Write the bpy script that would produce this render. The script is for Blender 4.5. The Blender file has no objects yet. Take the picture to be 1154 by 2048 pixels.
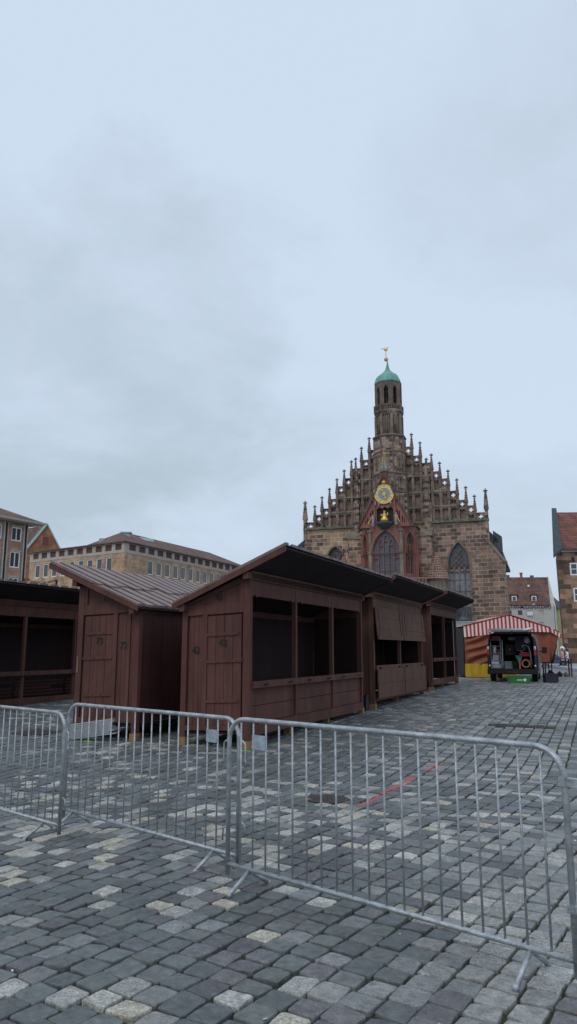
import bpy, bmesh, math, random
from mathutils import Vector, Matrix
from mathutils.geometry import tessellate_polygon
from mathutils import noise
random.seed(7)
S = bpy.context.scene
COL = S.collection
R = math.radians
# ------------------------------------------------------------------ camera
PITCH = math.atan(276/1450)
cam_d = bpy.data.cameras.new('camera'); cam = bpy.data.objects.new('camera', cam_d); COL.objects.link(cam)
cam.location = (0, 0, 1.58); cam.rotation_euler = (R(90)+PITCH, 0, 0)
cam_d.sensor_fit = 'VERTICAL'; cam_d.sensor_height = 24; cam_d.lens = 24*1450/2048
cam_d.clip_start = 0.05; cam_d.clip_end = 3000
S.camera = cam
S.render.resolution_x = 577; S.render.resolution_y = 1024
# ------------------------------------------------------------------ world: overcast sky
SUN_EL, SUN_AZ = R(48), R(-150)
W = bpy.data.worlds.new('World'); S.world = W; W.use_nodes = True
nt = W.node_tree; N = nt.nodes; L = nt.links
bg = N['Background']
sky = N.new('ShaderNodeTexSky'); sky.sky_type = 'NISHITA'; sky.sun_disc = False
sky.sun_elevation = SUN_EL; sky.sun_rotation = SUN_AZ; sky.air_density = 1.2; sky.dust_density = 2.5
tc = N.new('ShaderNodeTexCoord')
sep = N.new('ShaderNodeSeparateXYZ'); L.new(tc.outputs['Generated'], sep.inputs[0])
zz = N.new('ShaderNodeMath'); zz.operation = 'MAXIMUM'; zz.inputs[1].default_value = 0.0; L.new(sep.outputs[2], zz.inputs[0])
za = N.new('ShaderNodeMath'); za.operation = 'ADD'; za.inputs[1].default_value = 0.32; L.new(zz.outputs[0], za.inputs[0])
dv = N.new('ShaderNodeVectorMath'); dv.operation = 'DIVIDE'; L.new(tc.outputs['Generated'], dv.inputs[0])
cz = N.new('ShaderNodeCombineXYZ')
for i in range(3): L.new(za.outputs[0], cz.inputs[i])
L.new(cz.outputs[0], dv.inputs[1])
def wnoise(scale, detail, rough, off, dist=0.6):
    mp = N.new('ShaderNodeMapping'); mp.inputs['Location'].default_value = off; L.new(dv.outputs[0], mp.inputs[0])
    n = N.new('ShaderNodeTexNoise'); n.inputs['Scale'].default_value = scale; n.inputs['Detail'].default_value = detail
    n.inputs['Roughness'].default_value = rough; n.inputs['Distortion'].default_value = dist
    L.new(mp.outputs[0], n.inputs['Vector']); return n
n1 = wnoise(1.0, 5, 0.5, (7.3, 2.4, 0.0), 0.25)
n2 = wnoise(2.2, 8, 0.62, (1.3, 5.4, 2.0), 0.15)
def wm(op, a, b=None, c=None, clamp=False):
    n = N.new('ShaderNodeMath'); n.operation = op; n.use_clamp = clamp
    for i, v in enumerate((a, b, c)):
        if v is None: continue
        if isinstance(v, (int, float)): n.inputs[i].default_value = v
        else: L.new(v, n.inputs[i])
    return n.outputs[0]
def wrange(v, a, b, lo, hi):
    r = N.new('ShaderNodeMapRange'); r.interpolation_type = 'SMOOTHSTEP'; L.new(v, r.inputs['Value'])
    for k, x in (('From Min', a), ('From Max', b), ('To Min', lo), ('To Max', hi)): r.inputs[k].default_value = x
    return r.outputs[0]
# a greyer bank of cloud low on the left, brighter sheet overhead
warp = N.new('ShaderNodeVectorMath'); warp.operation = 'MULTIPLY_ADD'; L.new(n2.outputs['Color'], warp.inputs[0]); warp.inputs[1].default_value = (.12, .12, .12); L.new(tc.outputs['Generated'], warp.inputs[2])
dt = N.new('ShaderNodeVectorMath'); dt.operation = 'DOT_PRODUCT'; L.new(warp.outputs[0], dt.inputs[0])
bank = Vector((-.215, .90, .375)).normalized(); dt.inputs[1].default_value = tuple(bank)
bankf = wrange(dt.outputs['Value'], 1.018, 1.062, 0.0, 1.0)
dt2 = N.new('ShaderNodeVectorMath'); dt2.operation = 'DOT_PRODUCT'; L.new(warp.outputs[0], dt2.inputs[0]); dt2.inputs[1].default_value = tuple(Vector((.42, .75, .68)).normalized())
bankf2 = wrange(dt2.outputs['Value'], 1.03, 1.09, 0.0, 0.50)
f = wm('ADD', wrange(n1.outputs['Fac'], .32, .62, 0.10, .55), wrange(n2.outputs['Fac'], .30, .70, -.24, .24))
f = wm('ADD', f, wrange(sep.outputs[2], .02, .42, .05, .62))
f = wm('SUBTRACT', f, wm('MULTIPLY', bankf, .50)); f = wm('SUBTRACT', f, bankf2, clamp=True)
r1 = N.new('ShaderNodeMix'); r1.data_type = 'RGBA'; L.new(f, r1.inputs['Factor'])
r1.inputs['A'].default_value = (0.450, 0.545, 0.635, 1); r1.inputs['B'].default_value = (0.605, 0.715, 0.86, 1)
sc = N.new('ShaderNodeVectorMath'); sc.operation = 'SCALE'; sc.inputs['Scale'].default_value = 10.0; L.new(r1.outputs['Result'], sc.inputs[0])
mx = N.new('ShaderNodeMix'); mx.data_type = 'RGBA'; mx.inputs['Factor'].default_value = 0.95
L.new(sky.outputs[0], mx.inputs['A']); L.new(sc.outputs[0], mx.inputs['B'])
L.new(mx.outputs['Result'], bg.inputs['Color']); bg.inputs['Strength'].default_value = 0.10
# ------------------------------------------------------------------ sun behind the clouds
sd = bpy.data.lights.new('sun', 'SUN'); sd.energy = 0.6; sd.angle = R(20); sd.color = (1.0, 0.95, 0.88)
sun = bpy.data.objects.new('sun', sd); COL.objects.link(sun)
sun.rotation_euler = (R(90)-SUN_EL, 0, math.pi - SUN_AZ)
S.view_settings.view_transform = 'Standard'; S.view_settings.look = 'None'
S.view_settings.exposure = 0.08; S.view_settings.gamma = 1.0
# ------------------------------------------------------------------ materials
def new_mat(name):
    m = bpy.data.materials.new(name); m.use_nodes = True
    return m, m.node_tree, m.node_tree.nodes['Principled BSDF']
def mat(name, col, rough=0.7, metal=0.0, var=0.25, scale=3.0, bump=0.2, bscale=None, col2=None, stretch=None, spec=None, detail=6, split=(0.3,0.7)):
    m, t, b = new_mat(name)
    tcn = t.nodes.new('ShaderNodeTexCoord'); src = tcn.outputs['Object']
    if stretch:
        mp = t.nodes.new('ShaderNodeMapping'); mp.inputs['Scale'].default_value = stretch; t.links.new(src, mp.inputs[0]); src = mp.outputs[0]
    n = t.nodes.new('ShaderNodeTexNoise'); n.inputs['Scale'].default_value = scale; n.inputs['Detail'].default_value = detail
    n.inputs['Roughness'].default_value = 0.62; t.links.new(src, n.inputs['Vector'])
    r = t.nodes.new('ShaderNodeValToRGB'); t.links.new(n.outputs['Fac'], r.inputs[0])
    c2 = col2 if col2 else tuple(c*(1-var) for c in col)
    c1 = col if col2 else tuple(min(1, c*(1+var)) for c in col)
    r.color_ramp.elements[0].position = split[0]; r.color_ramp.elements[0].color = (*c2, 1)
    r.color_ramp.elements[1].position = split[1]; r.color_ramp.elements[1].color = (*c1, 1)
    t.links.new(r.outputs[0], b.inputs['Base Color'])
    b.inputs['Roughness'].default_value = rough; b.inputs['Metallic'].default_value = metal
    if spec is not None: b.inputs['Specular IOR Level'].default_value = spec
    if bump:
        n2 = t.nodes.new('ShaderNodeTexNoise'); n2.inputs['Scale'].default_value = bscale or scale*6; n2.inputs['Detail'].default_value = 4
        t.links.new(src, n2.inputs['Vector'])
        bp = t.nodes.new('ShaderNodeBump'); bp.inputs['Strength'].default_value = bump; bp.inputs['Distance'].default_value = 0.02
        t.links.new(n2.outputs['Fac'], bp.inputs['Height']); t.links.new(bp.outputs[0], b.inputs['Normal'])
    return m
def masonry(name, c1, c2, mortar, bw, bh, msize=0.02, dark=None, rough=0.9, nscale=0.6, off=0.5, squash=1.0):
    """coursed blocks in object space, any vertical face"""
    m, t, b = new_mat(name); lk = t.links
    tcn = t.nodes.new('ShaderNodeTexCoord'); sp = t.nodes.new('ShaderNodeSeparateXYZ'); lk.new(tcn.outputs['Object'], sp.inputs[0])
    ad = t.nodes.new('ShaderNodeMath'); ad.operation = 'MULTIPLY_ADD'; ad.inputs[1].default_value = 0.83
    lk.new(sp.outputs[1], ad.inputs[0]); lk.new(sp.outputs[0], ad.inputs[2])
    cb = t.nodes.new('ShaderNodeCombineXYZ'); lk.new(ad.outputs[0], cb.inputs[0]); lk.new(sp.outputs[2], cb.inputs[1])
    wob = t.nodes.new('ShaderNodeTexNoise'); wob.inputs['Scale'].default_value = 0.9; lk.new(tcn.outputs['Object'], wob.inputs['Vector'])
    wa = t.nodes.new('ShaderNodeVectorMath'); wa.operation = 'MULTIPLY_ADD'; wa.inputs[1].default_value = (0.25, 0.05, 0)
    lk.new(wob.outputs['Color'], wa.inputs[0]); lk.new(cb.outputs[0], wa.inputs[2])
    br = t.nodes.new('ShaderNodeTexBrick'); lk.new(wa.outputs[0], br.inputs['Vector'])
    br.inputs['Scale'].default_value = 1.0; br.inputs['Brick Width'].default_value = bw; br.inputs['Row Height'].default_value = bh
    br.inputs['Mortar Size'].default_value = msize; br.inputs['Mortar Smooth'].default_value = 0.3; br.inputs['Bias'].default_value = 0.0
    br.offset = off; br.squash = squash; br.squash_frequency = 3
    br.inputs['Color1'].default_value = (0, 0, 0, 1); br.inputs['Color2'].default_value = (1, 1, 1, 1); br.inputs['Mortar'].default_value = (0.5, 0.5, 0.5, 1)
    rp = t.nodes.new('ShaderNodeValToRGB'); lk.new(br.outputs['Color'], rp.inputs[0])
    rp.color_ramp.elements[0].color = (*c2, 1); rp.color_ramp.elements[1].color = (*c1, 1)
    if dark:
        e = rp.color_ramp.elements.new(0.22); e.color = (*dark, 1); rp.color_ramp.elements[0].color = (*dark, 1)
        e = rp.color_ramp.elements.new(0.40); e.color = (*c2, 1)
    nz = t.nodes.new('ShaderNodeTexNoise'); nz.inputs['Scale'].default_value = nscale; nz.inputs['Detail'].default_value = 8; nz.inputs['Roughness'].default_value = 0.7
    lk.new(tcn.outputs['Object'], nz.inputs['Vector'])
    mr = t.nodes.new('ShaderNodeMapRange'); mr.inputs['From Min'].default_value = 0.3; mr.inputs['From Max'].default_value = 0.7
    mr.inputs['To Min'].default_value = 0.5; mr.inputs['To Max'].default_value = 1.45; lk.new(nz.outputs['Fac'], mr.inputs['Value'])
    mm = t.nodes.new('ShaderNodeMix'); mm.data_type = 'RGBA'; lk.new(br.outputs['Fac'], mm.inputs['Factor'])
    lk.new(rp.outputs[0], mm.inputs['A']); mm.inputs['B'].default_value = (*mortar, 1)
    ml = t.nodes.new('ShaderNodeVectorMath'); ml.operation = 'SCALE'; lk.new(mm.outputs['Result'], ml.inputs[0]); lk.new(mr.outputs[0], ml.inputs['Scale'])
    lk.new(ml.outputs[0], b.inputs['Base Color']); b.inputs['Roughness'].default_value = rough
    iv = t.nodes.new('ShaderNodeMath'); iv.operation = 'SUBTRACT'; iv.inputs[0].default_value = 1.0; lk.new(br.outputs['Fac'], iv.inputs[1])
    n3 = t.nodes.new('ShaderNodeTexNoise'); n3.inputs['Scale'].default_value = 7; n3.inputs['Detail'].default_value = 5; lk.new(tcn.outputs['Object'], n3.inputs['Vector'])
    a2 = t.nodes.new('ShaderNodeMath'); a2.operation = 'MULTIPLY_ADD'; a2.inputs[1].default_value = 0.8; lk.new(n3.outputs['Fac'], a2.inputs[0]); lk.new(iv.outputs[0], a2.inputs[2])
    bp = t.nodes.new('ShaderNodeBump'); bp.inputs['Strength'].default_value = 0.5; bp.inputs['Distance'].default_value = 0.04
    lk.new(a2.outputs[0], bp.inputs['Height']); lk.new(bp.outputs[0], b.inputs['Normal'])
    return m
def wood(name, col, rough=0.72, worn=None, spec=0.18):
    """painted boards: long grain streaks, blotches and small chips"""
    m, t, b = new_mat(name); lk = t.links
    tcn = t.nodes.new('ShaderNodeTexCoord')
    def noi(scale, st, detail=5, rough_=0.6):
        mp = t.nodes.new('ShaderNodeMapping'); mp.inputs['Scale'].default_value = st; lk.new(tcn.outputs['Object'], mp.inputs[0])
        n = t.nodes.new('ShaderNodeTexNoise'); n.inputs['Scale'].default_value = scale; n.inputs['Detail'].default_value = detail
        n.inputs['Roughness'].default_value = rough_; lk.new(mp.outputs[0], n.inputs['Vector']); return n
    a = noi(2.2, (1, 1, 0.35), 8, 0.7); g = noi(14, (1, 1, 0.07), 4)
    r = t.nodes.new('ShaderNodeValToRGB'); lk.new(a.outputs['Fac'], r.inputs[0])
    r.color_ramp.elements[0].position = 0.3; r.color_ramp.elements[0].color = (*[c*0.70 for c in col], 1)
    r.color_ramp.elements[1].position = 0.7; r.color_ramp.elements[1].color = (*[c*1.26 for c in col], 1)
    gr = t.nodes.new('ShaderNodeMapRange'); gr.inputs['From Min'].default_value = 0.3; gr.inputs['From Max'].default_value = 0.7
    gr.inputs['To Min'].default_value = 0.84; gr.inputs['To Max'].default_value = 1.14; lk.new(g.outputs['Fac'], gr.inputs['Value'])
    ml = t.nodes.new('ShaderNodeVectorMath'); ml.operation = 'SCALE'; lk.new(r.outputs[0], ml.inputs[0]); lk.new(gr.outputs[0], ml.inputs['Scale'])
    ch = noi(9, (1, 1, 0.6), 9, 0.75)
    cr = t.nodes.new('ShaderNodeValToRGB'); lk.new(ch.outputs['Fac'], cr.inputs[0])
    cr.color_ramp.elements[0].position = 0.665; cr.color_ramp.elements[0].color = (0, 0, 0, 1)
    cr.color_ramp.elements[1].position = 0.70; cr.color_ramp.elements[1].color = (1, 1, 1, 1)
    mm = t.nodes.new('ShaderNodeMix'); mm.data_type = 'RGBA'; lk.new(cr.outputs[0], mm.inputs['Factor'])
    lk.new(ml.outputs[0], mm.inputs['A']); mm.inputs['B'].default_value = (*(worn or (0.30, 0.19, 0.15)), 1)
    lk.new(mm.outputs['Result'], b.inputs['Base Color'])
    b.inputs['Roughness'].default_value = rough; b.inputs['Specular IOR Level'].default_value = spec
    bp = t.nodes.new('ShaderNodeBump'); bp.inputs['Strength'].default_value = 0.25; bp.inputs['Distance'].default_value = 0.004
    lk.new(g.outputs['Fac'], bp.inputs['Height']); lk.new(bp.outputs[0], b.inputs['Normal'])
    return m
def glass_mat(name, col, rough=0.08):
    m, t, b = new_mat(name); b.inputs['Base Color'].default_value = (*col, 1); b.inputs['Roughness'].default_value = rough
    b.inputs['Specular IOR Level'].default_value = 0.8; return m

M = {}
M['brown'] = wood('brown_painted_boards', (0.112, 0.050, 0.040))
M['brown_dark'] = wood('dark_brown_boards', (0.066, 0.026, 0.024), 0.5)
M['brown_grey'] = wood('greyed_brown_boards', (0.130, 0.066, 0.048), 0.7)
M['inner'] = wood('unlit_inner_boards', (0.026, 0.014, 0.015), 0.8, worn=(0.05, 0.03, 0.03))  # shade of the stall interiors put into a near-black board colour
M['roof_top'] = wood('grey_brown_roof_boards', (0.185, 0.118, 0.102), 0.45, worn=(0.34, 0.26, 0.24), spec=0.55)  # lighter, greyer brown than the stall walls
M['roof_under'] = wood('near_black_roof_boards', (0.035, 0.026, 0.030), 0.8)  # near-black brown for the roof slab and the boards under the battens
M['raw_wood'] = wood('raw_timber', (0.30, 0.18, 0.085), 0.8, worn=(0.12, 0.07, 0.04))
M['iron'] = mat('dark_iron', (0.05, 0.032, 0.030), 0.55, 0.4)
M['black'] = mat('black_paint', (0.010, 0.009, 0.010), 0.6)
M['galv'] = mat('galvanised_steel', (0.40, 0.425, 0.44), 0.48, 0.6, var=0.35, scale=14, bump=0.3)
M['plate'] = mat('galvanised_plate', (0.42, 0.48, 0.53), 0.5, 0.6, var=0.3, scale=22, bump=0.2)
M['grey_plank'] = wood('silver_grey_planks', (0.30, 0.32, 0.33), 0.8, worn=(0.5, 0.5, 0.5))
M['steel_dark'] = mat('cast_iron_cover', (0.075, 0.06, 0.055), 0.6, 0.3, scale=12, bump=0.5)
M['white'] = mat('white_paint', (0.72, 0.72, 0.72), 0.5, var=0.08)
M['gold'] = mat('gilding', (0.70, 0.45, 0.11), 0.35, 0.55, var=0.15)
M['copper'] = mat('green_copper', (0.16, 0.36, 0.29), 0.7, var=0.25, scale=0.9, stretch=(2, 2, 0.6))
M['lead'] = mat('dark_lead', (0.06, 0.075, 0.08), 0.6, 0.2)
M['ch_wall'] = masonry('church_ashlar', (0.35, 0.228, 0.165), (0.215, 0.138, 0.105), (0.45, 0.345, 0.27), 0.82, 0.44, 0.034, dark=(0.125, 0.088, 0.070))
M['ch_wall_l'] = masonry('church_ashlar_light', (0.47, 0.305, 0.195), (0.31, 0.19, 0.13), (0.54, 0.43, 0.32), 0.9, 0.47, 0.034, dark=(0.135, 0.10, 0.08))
M['ch_gable'] = masonry('weathered_gable_stone', (0.45, 0.315, 0.235), (0.215, 0.152, 0.122), (0.26, 0.19, 0.15), 0.62, 0.36, 0.02, dark=(0.085, 0.068, 0.060), nscale=1.2)
M['ch_trim'] = mat('pale_stained_stone', (0.31, 0.255, 0.185), 0.9, scale=0.9, bump=0.5, bscale=6, col2=(0.085, 0.075, 0.06), detail=9)
M['ch_dark'] = mat('blackened_stone', (0.24, 0.175, 0.14), 0.95, scale=1.4, bump=0.5, bscale=6, col2=(0.075, 0.06, 0.055), detail=8)
M['ch_niche'] = mat('niche_stone', (0.33, 0.22, 0.165), 0.95, scale=1.2, bump=0.4, bscale=6, col2=(0.085, 0.058, 0.05), detail=8)
M['ch_red'] = mat('red_sandstone', (0.33, 0.145, 0.105), 0.88, scale=1.0, bump=0.4, bscale=7, col2=(0.19, 0.085, 0.072), detail=8)
M['ch_red_dark'] = mat('dark_red_sandstone', (0.20, 0.085, 0.07), 0.9, scale=1.5, bump=0.4, bscale=7, col2=(0.085, 0.042, 0.038))
M['leaded'] = mat('leaded_glass', (0.075, 0.085, 0.105), 0.3, 0.0, var=0.45, scale=2.2, bump=0.4, bscale=9, spec=0.6)
M['leaded_light'] = mat('pale_leaded_glass', (0.24, 0.245, 0.27), 0.4, 0.0, var=0.3, scale=1.2, bump=0.4, bscale=9)
M['copper_edge'] = mat('mossy_cornice', (0.15, 0.165, 0.12), 0.9, scale=2, col2=(0.05, 0.055, 0.045))
M['tile_turret'] = masonry('glazed_turret_tiles', (0.26, 0.10, 0.07), (0.13, 0.058, 0.045), (0.36, 0.27, 0.19), 0.24, 0.26, 0.028, dark=(0.09, 0.045, 0.04))
def tiles(name, c1, c2, bw=0.35, bh=0.4):
    return masonry(name, c1, c2, tuple(x*0.55 for x in c2), bw, bh, 0.03, rough=0.85, nscale=0.5)
M['tile_brown'] = tiles('brown_roof_tiles', (0.20, 0.108, 0.082), (0.13, 0.07, 0.056))
M['tile_red'] = tiles('red_roof_tiles', (0.26, 0.10, 0.07), (0.16, 0.062, 0.045))
M['off_wall'] = masonry('tan_sandstone_cladding', (0.60, 0.40, 0.255), (0.47, 0.305, 0.19), (0.34, 0.24, 0.17), 1.3, 0.55, 0.02)
M['off_band'] = mat('pale_concrete_band', (0.48, 0.42, 0.36), 0.9, var=0.15, scale=1)
M['louvre'] = mat('maroon_louvre', (0.12, 0.05, 0.045), 0.7, var=0.35, scale=3, stretch=(0.4, 0.4, 12))
M['rose_wall'] = masonry('rose_brown_cladding', (0.42, 0.255, 0.175), (0.33, 0.195, 0.135), (0.28, 0.18, 0.13), 1.0, 0.5, 0.015)
M['orange_wall'] = masonry('orange_brick_gable', (0.36, 0.155, 0.085), (0.27, 0.11, 0.06), (0.25, 0.13, 0.08), 0.5, 0.2, 0.015)
M['stone_r'] = masonry('brown_sandstone_blocks', (0.44, 0.265, 0.175), (0.26, 0.158, 0.108), (0.24, 0.16, 0.11), 1.5, 0.6, 0.02, dark=(0.12, 0.078, 0.058))
M['render_w'] = mat('grey_white_render', (0.50, 0.47, 0.43), 0.92, var=0.08, scale=0.5, bump=0.1)
M['render_y'] = mat('yellow_facade', (0.44, 0.42, 0.20), 0.9, var=0.15, scale=0.6)
M['wframe'] = mat('white_window_frame', (0.84, 0.83, 0.81), 0.5, var=0.06)
M['pane'] = glass_mat('window_glass', (0.055, 0.065, 0.072))
M['curtain'] = mat('pale_curtain', (0.30, 0.36, 0.37), 0.8, var=0.3, scale=1.2, stretch=(6, 6, 0.4))
M['verdigris'] = mat('verdigris_verge', (0.33, 0.46, 0.40), 0.8, var=0.15)
M['tent_red'] = mat('red_canvas', (0.48, 0.035, 0.045), 0.8, var=0.12, bump=0.1)
M['tent_white'] = mat('cream_canvas', (0.74, 0.66, 0.58), 0.8, var=0.06, bump=0.1)
M['tarp'] = mat('rust_orange_tarpaulin', (0.25, 0.068, 0.028), 0.6, var=0.25, scale=2)
M['yellow'] = mat('yellow_skirt_cloth', (0.70, 0.43, 0.02), 0.7, scale=6, col2=(0.42, 0.25, 0.015), stretch=(5, 5, 0.5))
M['van'] = mat('black_van_paint', (0.014, 0.014, 0.022), 0.25, 0.0, var=0.1, bump=0)
M['van_side'] = mat('sky_reflection_side', (0.13, 0.15, 0.16), 0.15, 0.0, var=0.1, bump=0, spec=1.0)  # grey stands for sky reflected in the black van's flank
M['rubber'] = mat('rubber', (0.016, 0.016, 0.017), 0.85)
M['red_lens'] = mat('red_tail_lens', (0.42, 0.01, 0.02), 0.2, bump=0)
M['white_lens'] = mat('clear_lens', (0.75, 0.72, 0.74), 0.2, bump=0)
M['crate_green'] = mat('green_plastic', (0.02, 0.17, 0.035), 0.45, bump=0)
M['crate_dark'] = mat('navy_plastic', (0.018, 0.014, 0.035), 0.5, bump=0)
M['grey_item'] = mat('pale_grey_boxes', (0.36, 0.38, 0.43), 0.6, bump=0)
M['red_item'] = mat('red_plastic', (0.35, 0.02, 0.05), 0.5, bump=0)
M['teal_item'] = mat('teal_cloth', (0.03, 0.30, 0.24), 0.8, bump=0)
M['orange_item'] = mat('orange_hose', (0.42, 0.17, 0.07), 0.5, bump=0)
M['cont'] = mat('pale_grey_metal', (0.30, 0.36, 0.37), 0.5, 0.2, var=0.12, scale=1, stretch=(1, 1, 0.3))
M['garland'] = mat('fir_green', (0.015, 0.035, 0.02), 0.9, var=0.5, scale=20)
M['pave'] = mat('pale_pavement_slabs', (0.34, 0.35, 0.36), 0.85, var=0.15, scale=1.5)
M['coat'] = mat('pink_coat', (0.55, 0.36, 0.36), 0.9, bump=0)
M['skin'] = mat('skin', (0.52, 0.30, 0.22), 0.6, bump=0)
M['hair'] = mat('auburn_hair', (0.26, 0.085, 0.035), 0.7, bump=0)
M['cloth_dark'] = mat('dark_clothes', (0.02, 0.022, 0.035), 0.9, bump=0)
M['blue_car'] = mat('blue_car_paint', (0.035, 0.065, 0.17), 0.25, bump=0)
M['litter'] = mat('litter_paper', (0.6, 0.58, 0.54), 0.9, bump=0)
M['leaf'] = mat('dead_leaf', (0.20, 0.10, 0.03), 0.9, bump=0)
# ------------------------------------------------------------------ mesh helpers
class MB:
    def __init__(s): s.v = []; s.f = []; s.mi = []; s.sm = []
    def add(s, vs, fs, mi=0, smooth=False):
        o = len(s.v); s.v += [tuple(v) for v in vs]
        for f in fs: s.f.append(tuple(o+i for i in f)); s.mi.append(mi); s.sm.append(smooth)
    def box(s, x0, x1, y0, y1, z0, z1, mi=0, fn=None):
        vs = [(x, y, z) for z in (z0, z1) for x, y in ((x0, y0), (x1, y0), (x1, y1), (x0, y1))]
        if fn: vs = [fn(v) for v in vs]
        s.add(vs, [(3,2,1,0), (4,5,6,7), (0,1,5,4), (1,2,6,5), (2,3,7,6), (3,0,4,7)], mi)
    def hexa(s, b4, t4, mi=0):
        s.add(list(b4)+list(t4), [(3,2,1,0), (4,5,6,7), (0,1,5,4), (1,2,6,5), (2,3,7,6), (3,0,4,7)], mi)
    def bar(s, a, b, w, h=None, up=(0,0,1), mi=0):
        a = Vector(a); b = Vector(b); h = h or w; d = (b-a).normalized(); u = Vector(up)
        if abs(d.dot(u)) > 0.98: u = Vector((1, 0, 0))
        x = d.cross(u).normalized()*w/2; y = x.normalized().cross(d)*h/2
        s.hexa([a-x-y, a+x-y, a+x+y, a-x+y], [b-x-y, b+x-y, b+x+y, b-x+y], mi)
    def tube(s, pts, r, n=8, mi=0, cap=True, closed=False):
        pts = [Vector(p) for p in pts]; k = len(pts); rr = r if isinstance(r, (list, tuple)) else [r]*k
        o = len(s.v); ref = None
        for i, p in enumerate(pts):
            if closed: d = pts[(i+1) % k]-pts[i-1]
            else: d = (pts[min(i+1, k-1)]-pts[max(i-1, 0)])
            d.normalize()
            if ref is None: ref = Vector((0, 0, 1)) if abs(d.z) < 0.9 else Vector((1, 0, 0))
            x = d.cross(ref)
            if x.length < 1e-4: x = d.cross(Vector((0, 1, 0)))
            x.normalize(); y = x.cross(d); y.normalize(); ref = y if abs(d.dot(y)) < .9 else ref
            for j in range(n):
                a = 2*math.pi*j/n; s.v.append(tuple(p+(x*math.cos(a)+y*math.sin(a))*rr[i]))
        m = k if closed else k-1
        for i in range(m):
            i2 = (i+1) % k
            for j in range(n):
                s.f.append((o+i*n+j, o+i*n+(j+1) % n, o+i2*n+(j+1) % n, o+i2*n+j)); s.mi.append(mi); s.sm.append(n > 4)
        if cap and not closed:
            s.f.append(tuple(o+j for j in range(n))[::-1]); s.mi.append(mi); s.sm.append(False)
            s.f.append(tuple(o+(k-1)*n+j for j in range(n))); s.mi.append(mi); s.sm.append(False)
    def lathe(s, c, prof, n=16, mi=0, rot=0.0, smooth=True, cap=True):
        o = len(s.v); k = len(prof)
        for r, z in prof:
            for j in range(n):
                a = 2*math.pi*j/n+rot; s.v.append((c[0]+r*math.cos(a), c[1]+r*math.sin(a), c[2]+z))
        for i in range(k-1):
            for j in range(n):
                s.f.append((o+i*n+j, o+i*n+(j+1) % n, o+(i+1)*n+(j+1) % n, o+(i+1)*n+j)); s.mi.append(mi); s.sm.append(smooth)
        if cap:
            s.f.append(tuple(o+j for j in range(n))[::-1]); s.mi.append(mi); s.sm.append(False)
            s.f.append(tuple(o+(k-1)*n+j for j in range(n))); s.mi.append(mi); s.sm.append(False)
    def ball(s, c, r, mi=0, n=10, sz=1.0):
        s.lathe(c, [(max(0.001, r*math.sin(math.pi*i/6)), -r*sz*math.cos(math.pi*i/6)) for i in range(7)], n, mi)
    def plate(s, outer, holes, y0, y1, mi=0, inner=None, fn=None):
        """2-D polygon (x, z) with holes, extruded from y0 to y1"""
        loops = [outer]+list(holes); pts = [p for l in loops for p in l]
        tris = tessellate_polygon([[Vector((p[0], p[1], 0)) for p in l] for l in loops])
        n = len(pts); vs = [(p[0], y0, p[1]) for p in pts]+[(p[0], y1, p[1]) for p in pts]
        if fn: vs = [fn(v) for v in vs]
        fs = [tuple(t) for t in tris]+[tuple(n+i for i in t[::-1]) for t in tris]
        s.add(vs, fs, mi)
        o = 0; q = []
        for l in loops:
            k = len(l)
            for i in range(k): q.append((o+i, o+(i+1) % k, n+o+(i+1) % k, n+o+i))
            o += k
        s.add(vs, q, inner if inner is not None else mi)
    def build(s, name, mats, parent=None, loc=None, fix=True, link=True):
        me = bpy.data.meshes.new(name); me.from_pydata(s.v, [], s.f)
        if not isinstance(mats, (list, tuple)): mats = [mats]
        for m in mats: me.materials.append(m)
        me.polygons.foreach_set('material_index', s.mi); me.polygons.foreach_set('use_smooth', s.sm)
        me.update()
        if fix:
            b = bmesh.new(); b.from_mesh(me); bmesh.ops.remove_doubles(b, verts=b.verts, dist=1e-6)
            bmesh.ops.recalc_face_normals(b, faces=b.faces); b.to_mesh(me); b.free()
        o = bpy.data.objects.new(name, me)
        COL.objects.link(o)
        if parent: o.parent = parent
        if loc: o.location = loc
        return o
def empty(name, loc=(0,0,0), rz=0.0):
    o = bpy.data.objects.new(name, None); COL.objects.link(o); o.location = loc; o.rotation_euler = (0, 0, rz); o.empty_display_size = 0.3
    return o
def tag(o, label=None, cat=None, group=None, kind=None):
    if label: o['label'] = label
    if cat: o['category'] = cat
    if group: o['group'] = group
    if kind: o['kind'] = kind
    return o
def part(name, mb, m, parent, **k): return mb.build(name, m, parent, **k)
def one_box(name, m, parent, *a):
    b = MB(); b.box(*a); return b.build(name, m, parent)
def copy_tree(o, parent=None):
    kids = [c for c in bpy.data.objects if c.parent == o]
    c = o.copy(); COL.objects.link(c)
    if parent: c.parent = parent
    for k in kids: copy_tree(k, c)
    return c
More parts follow.
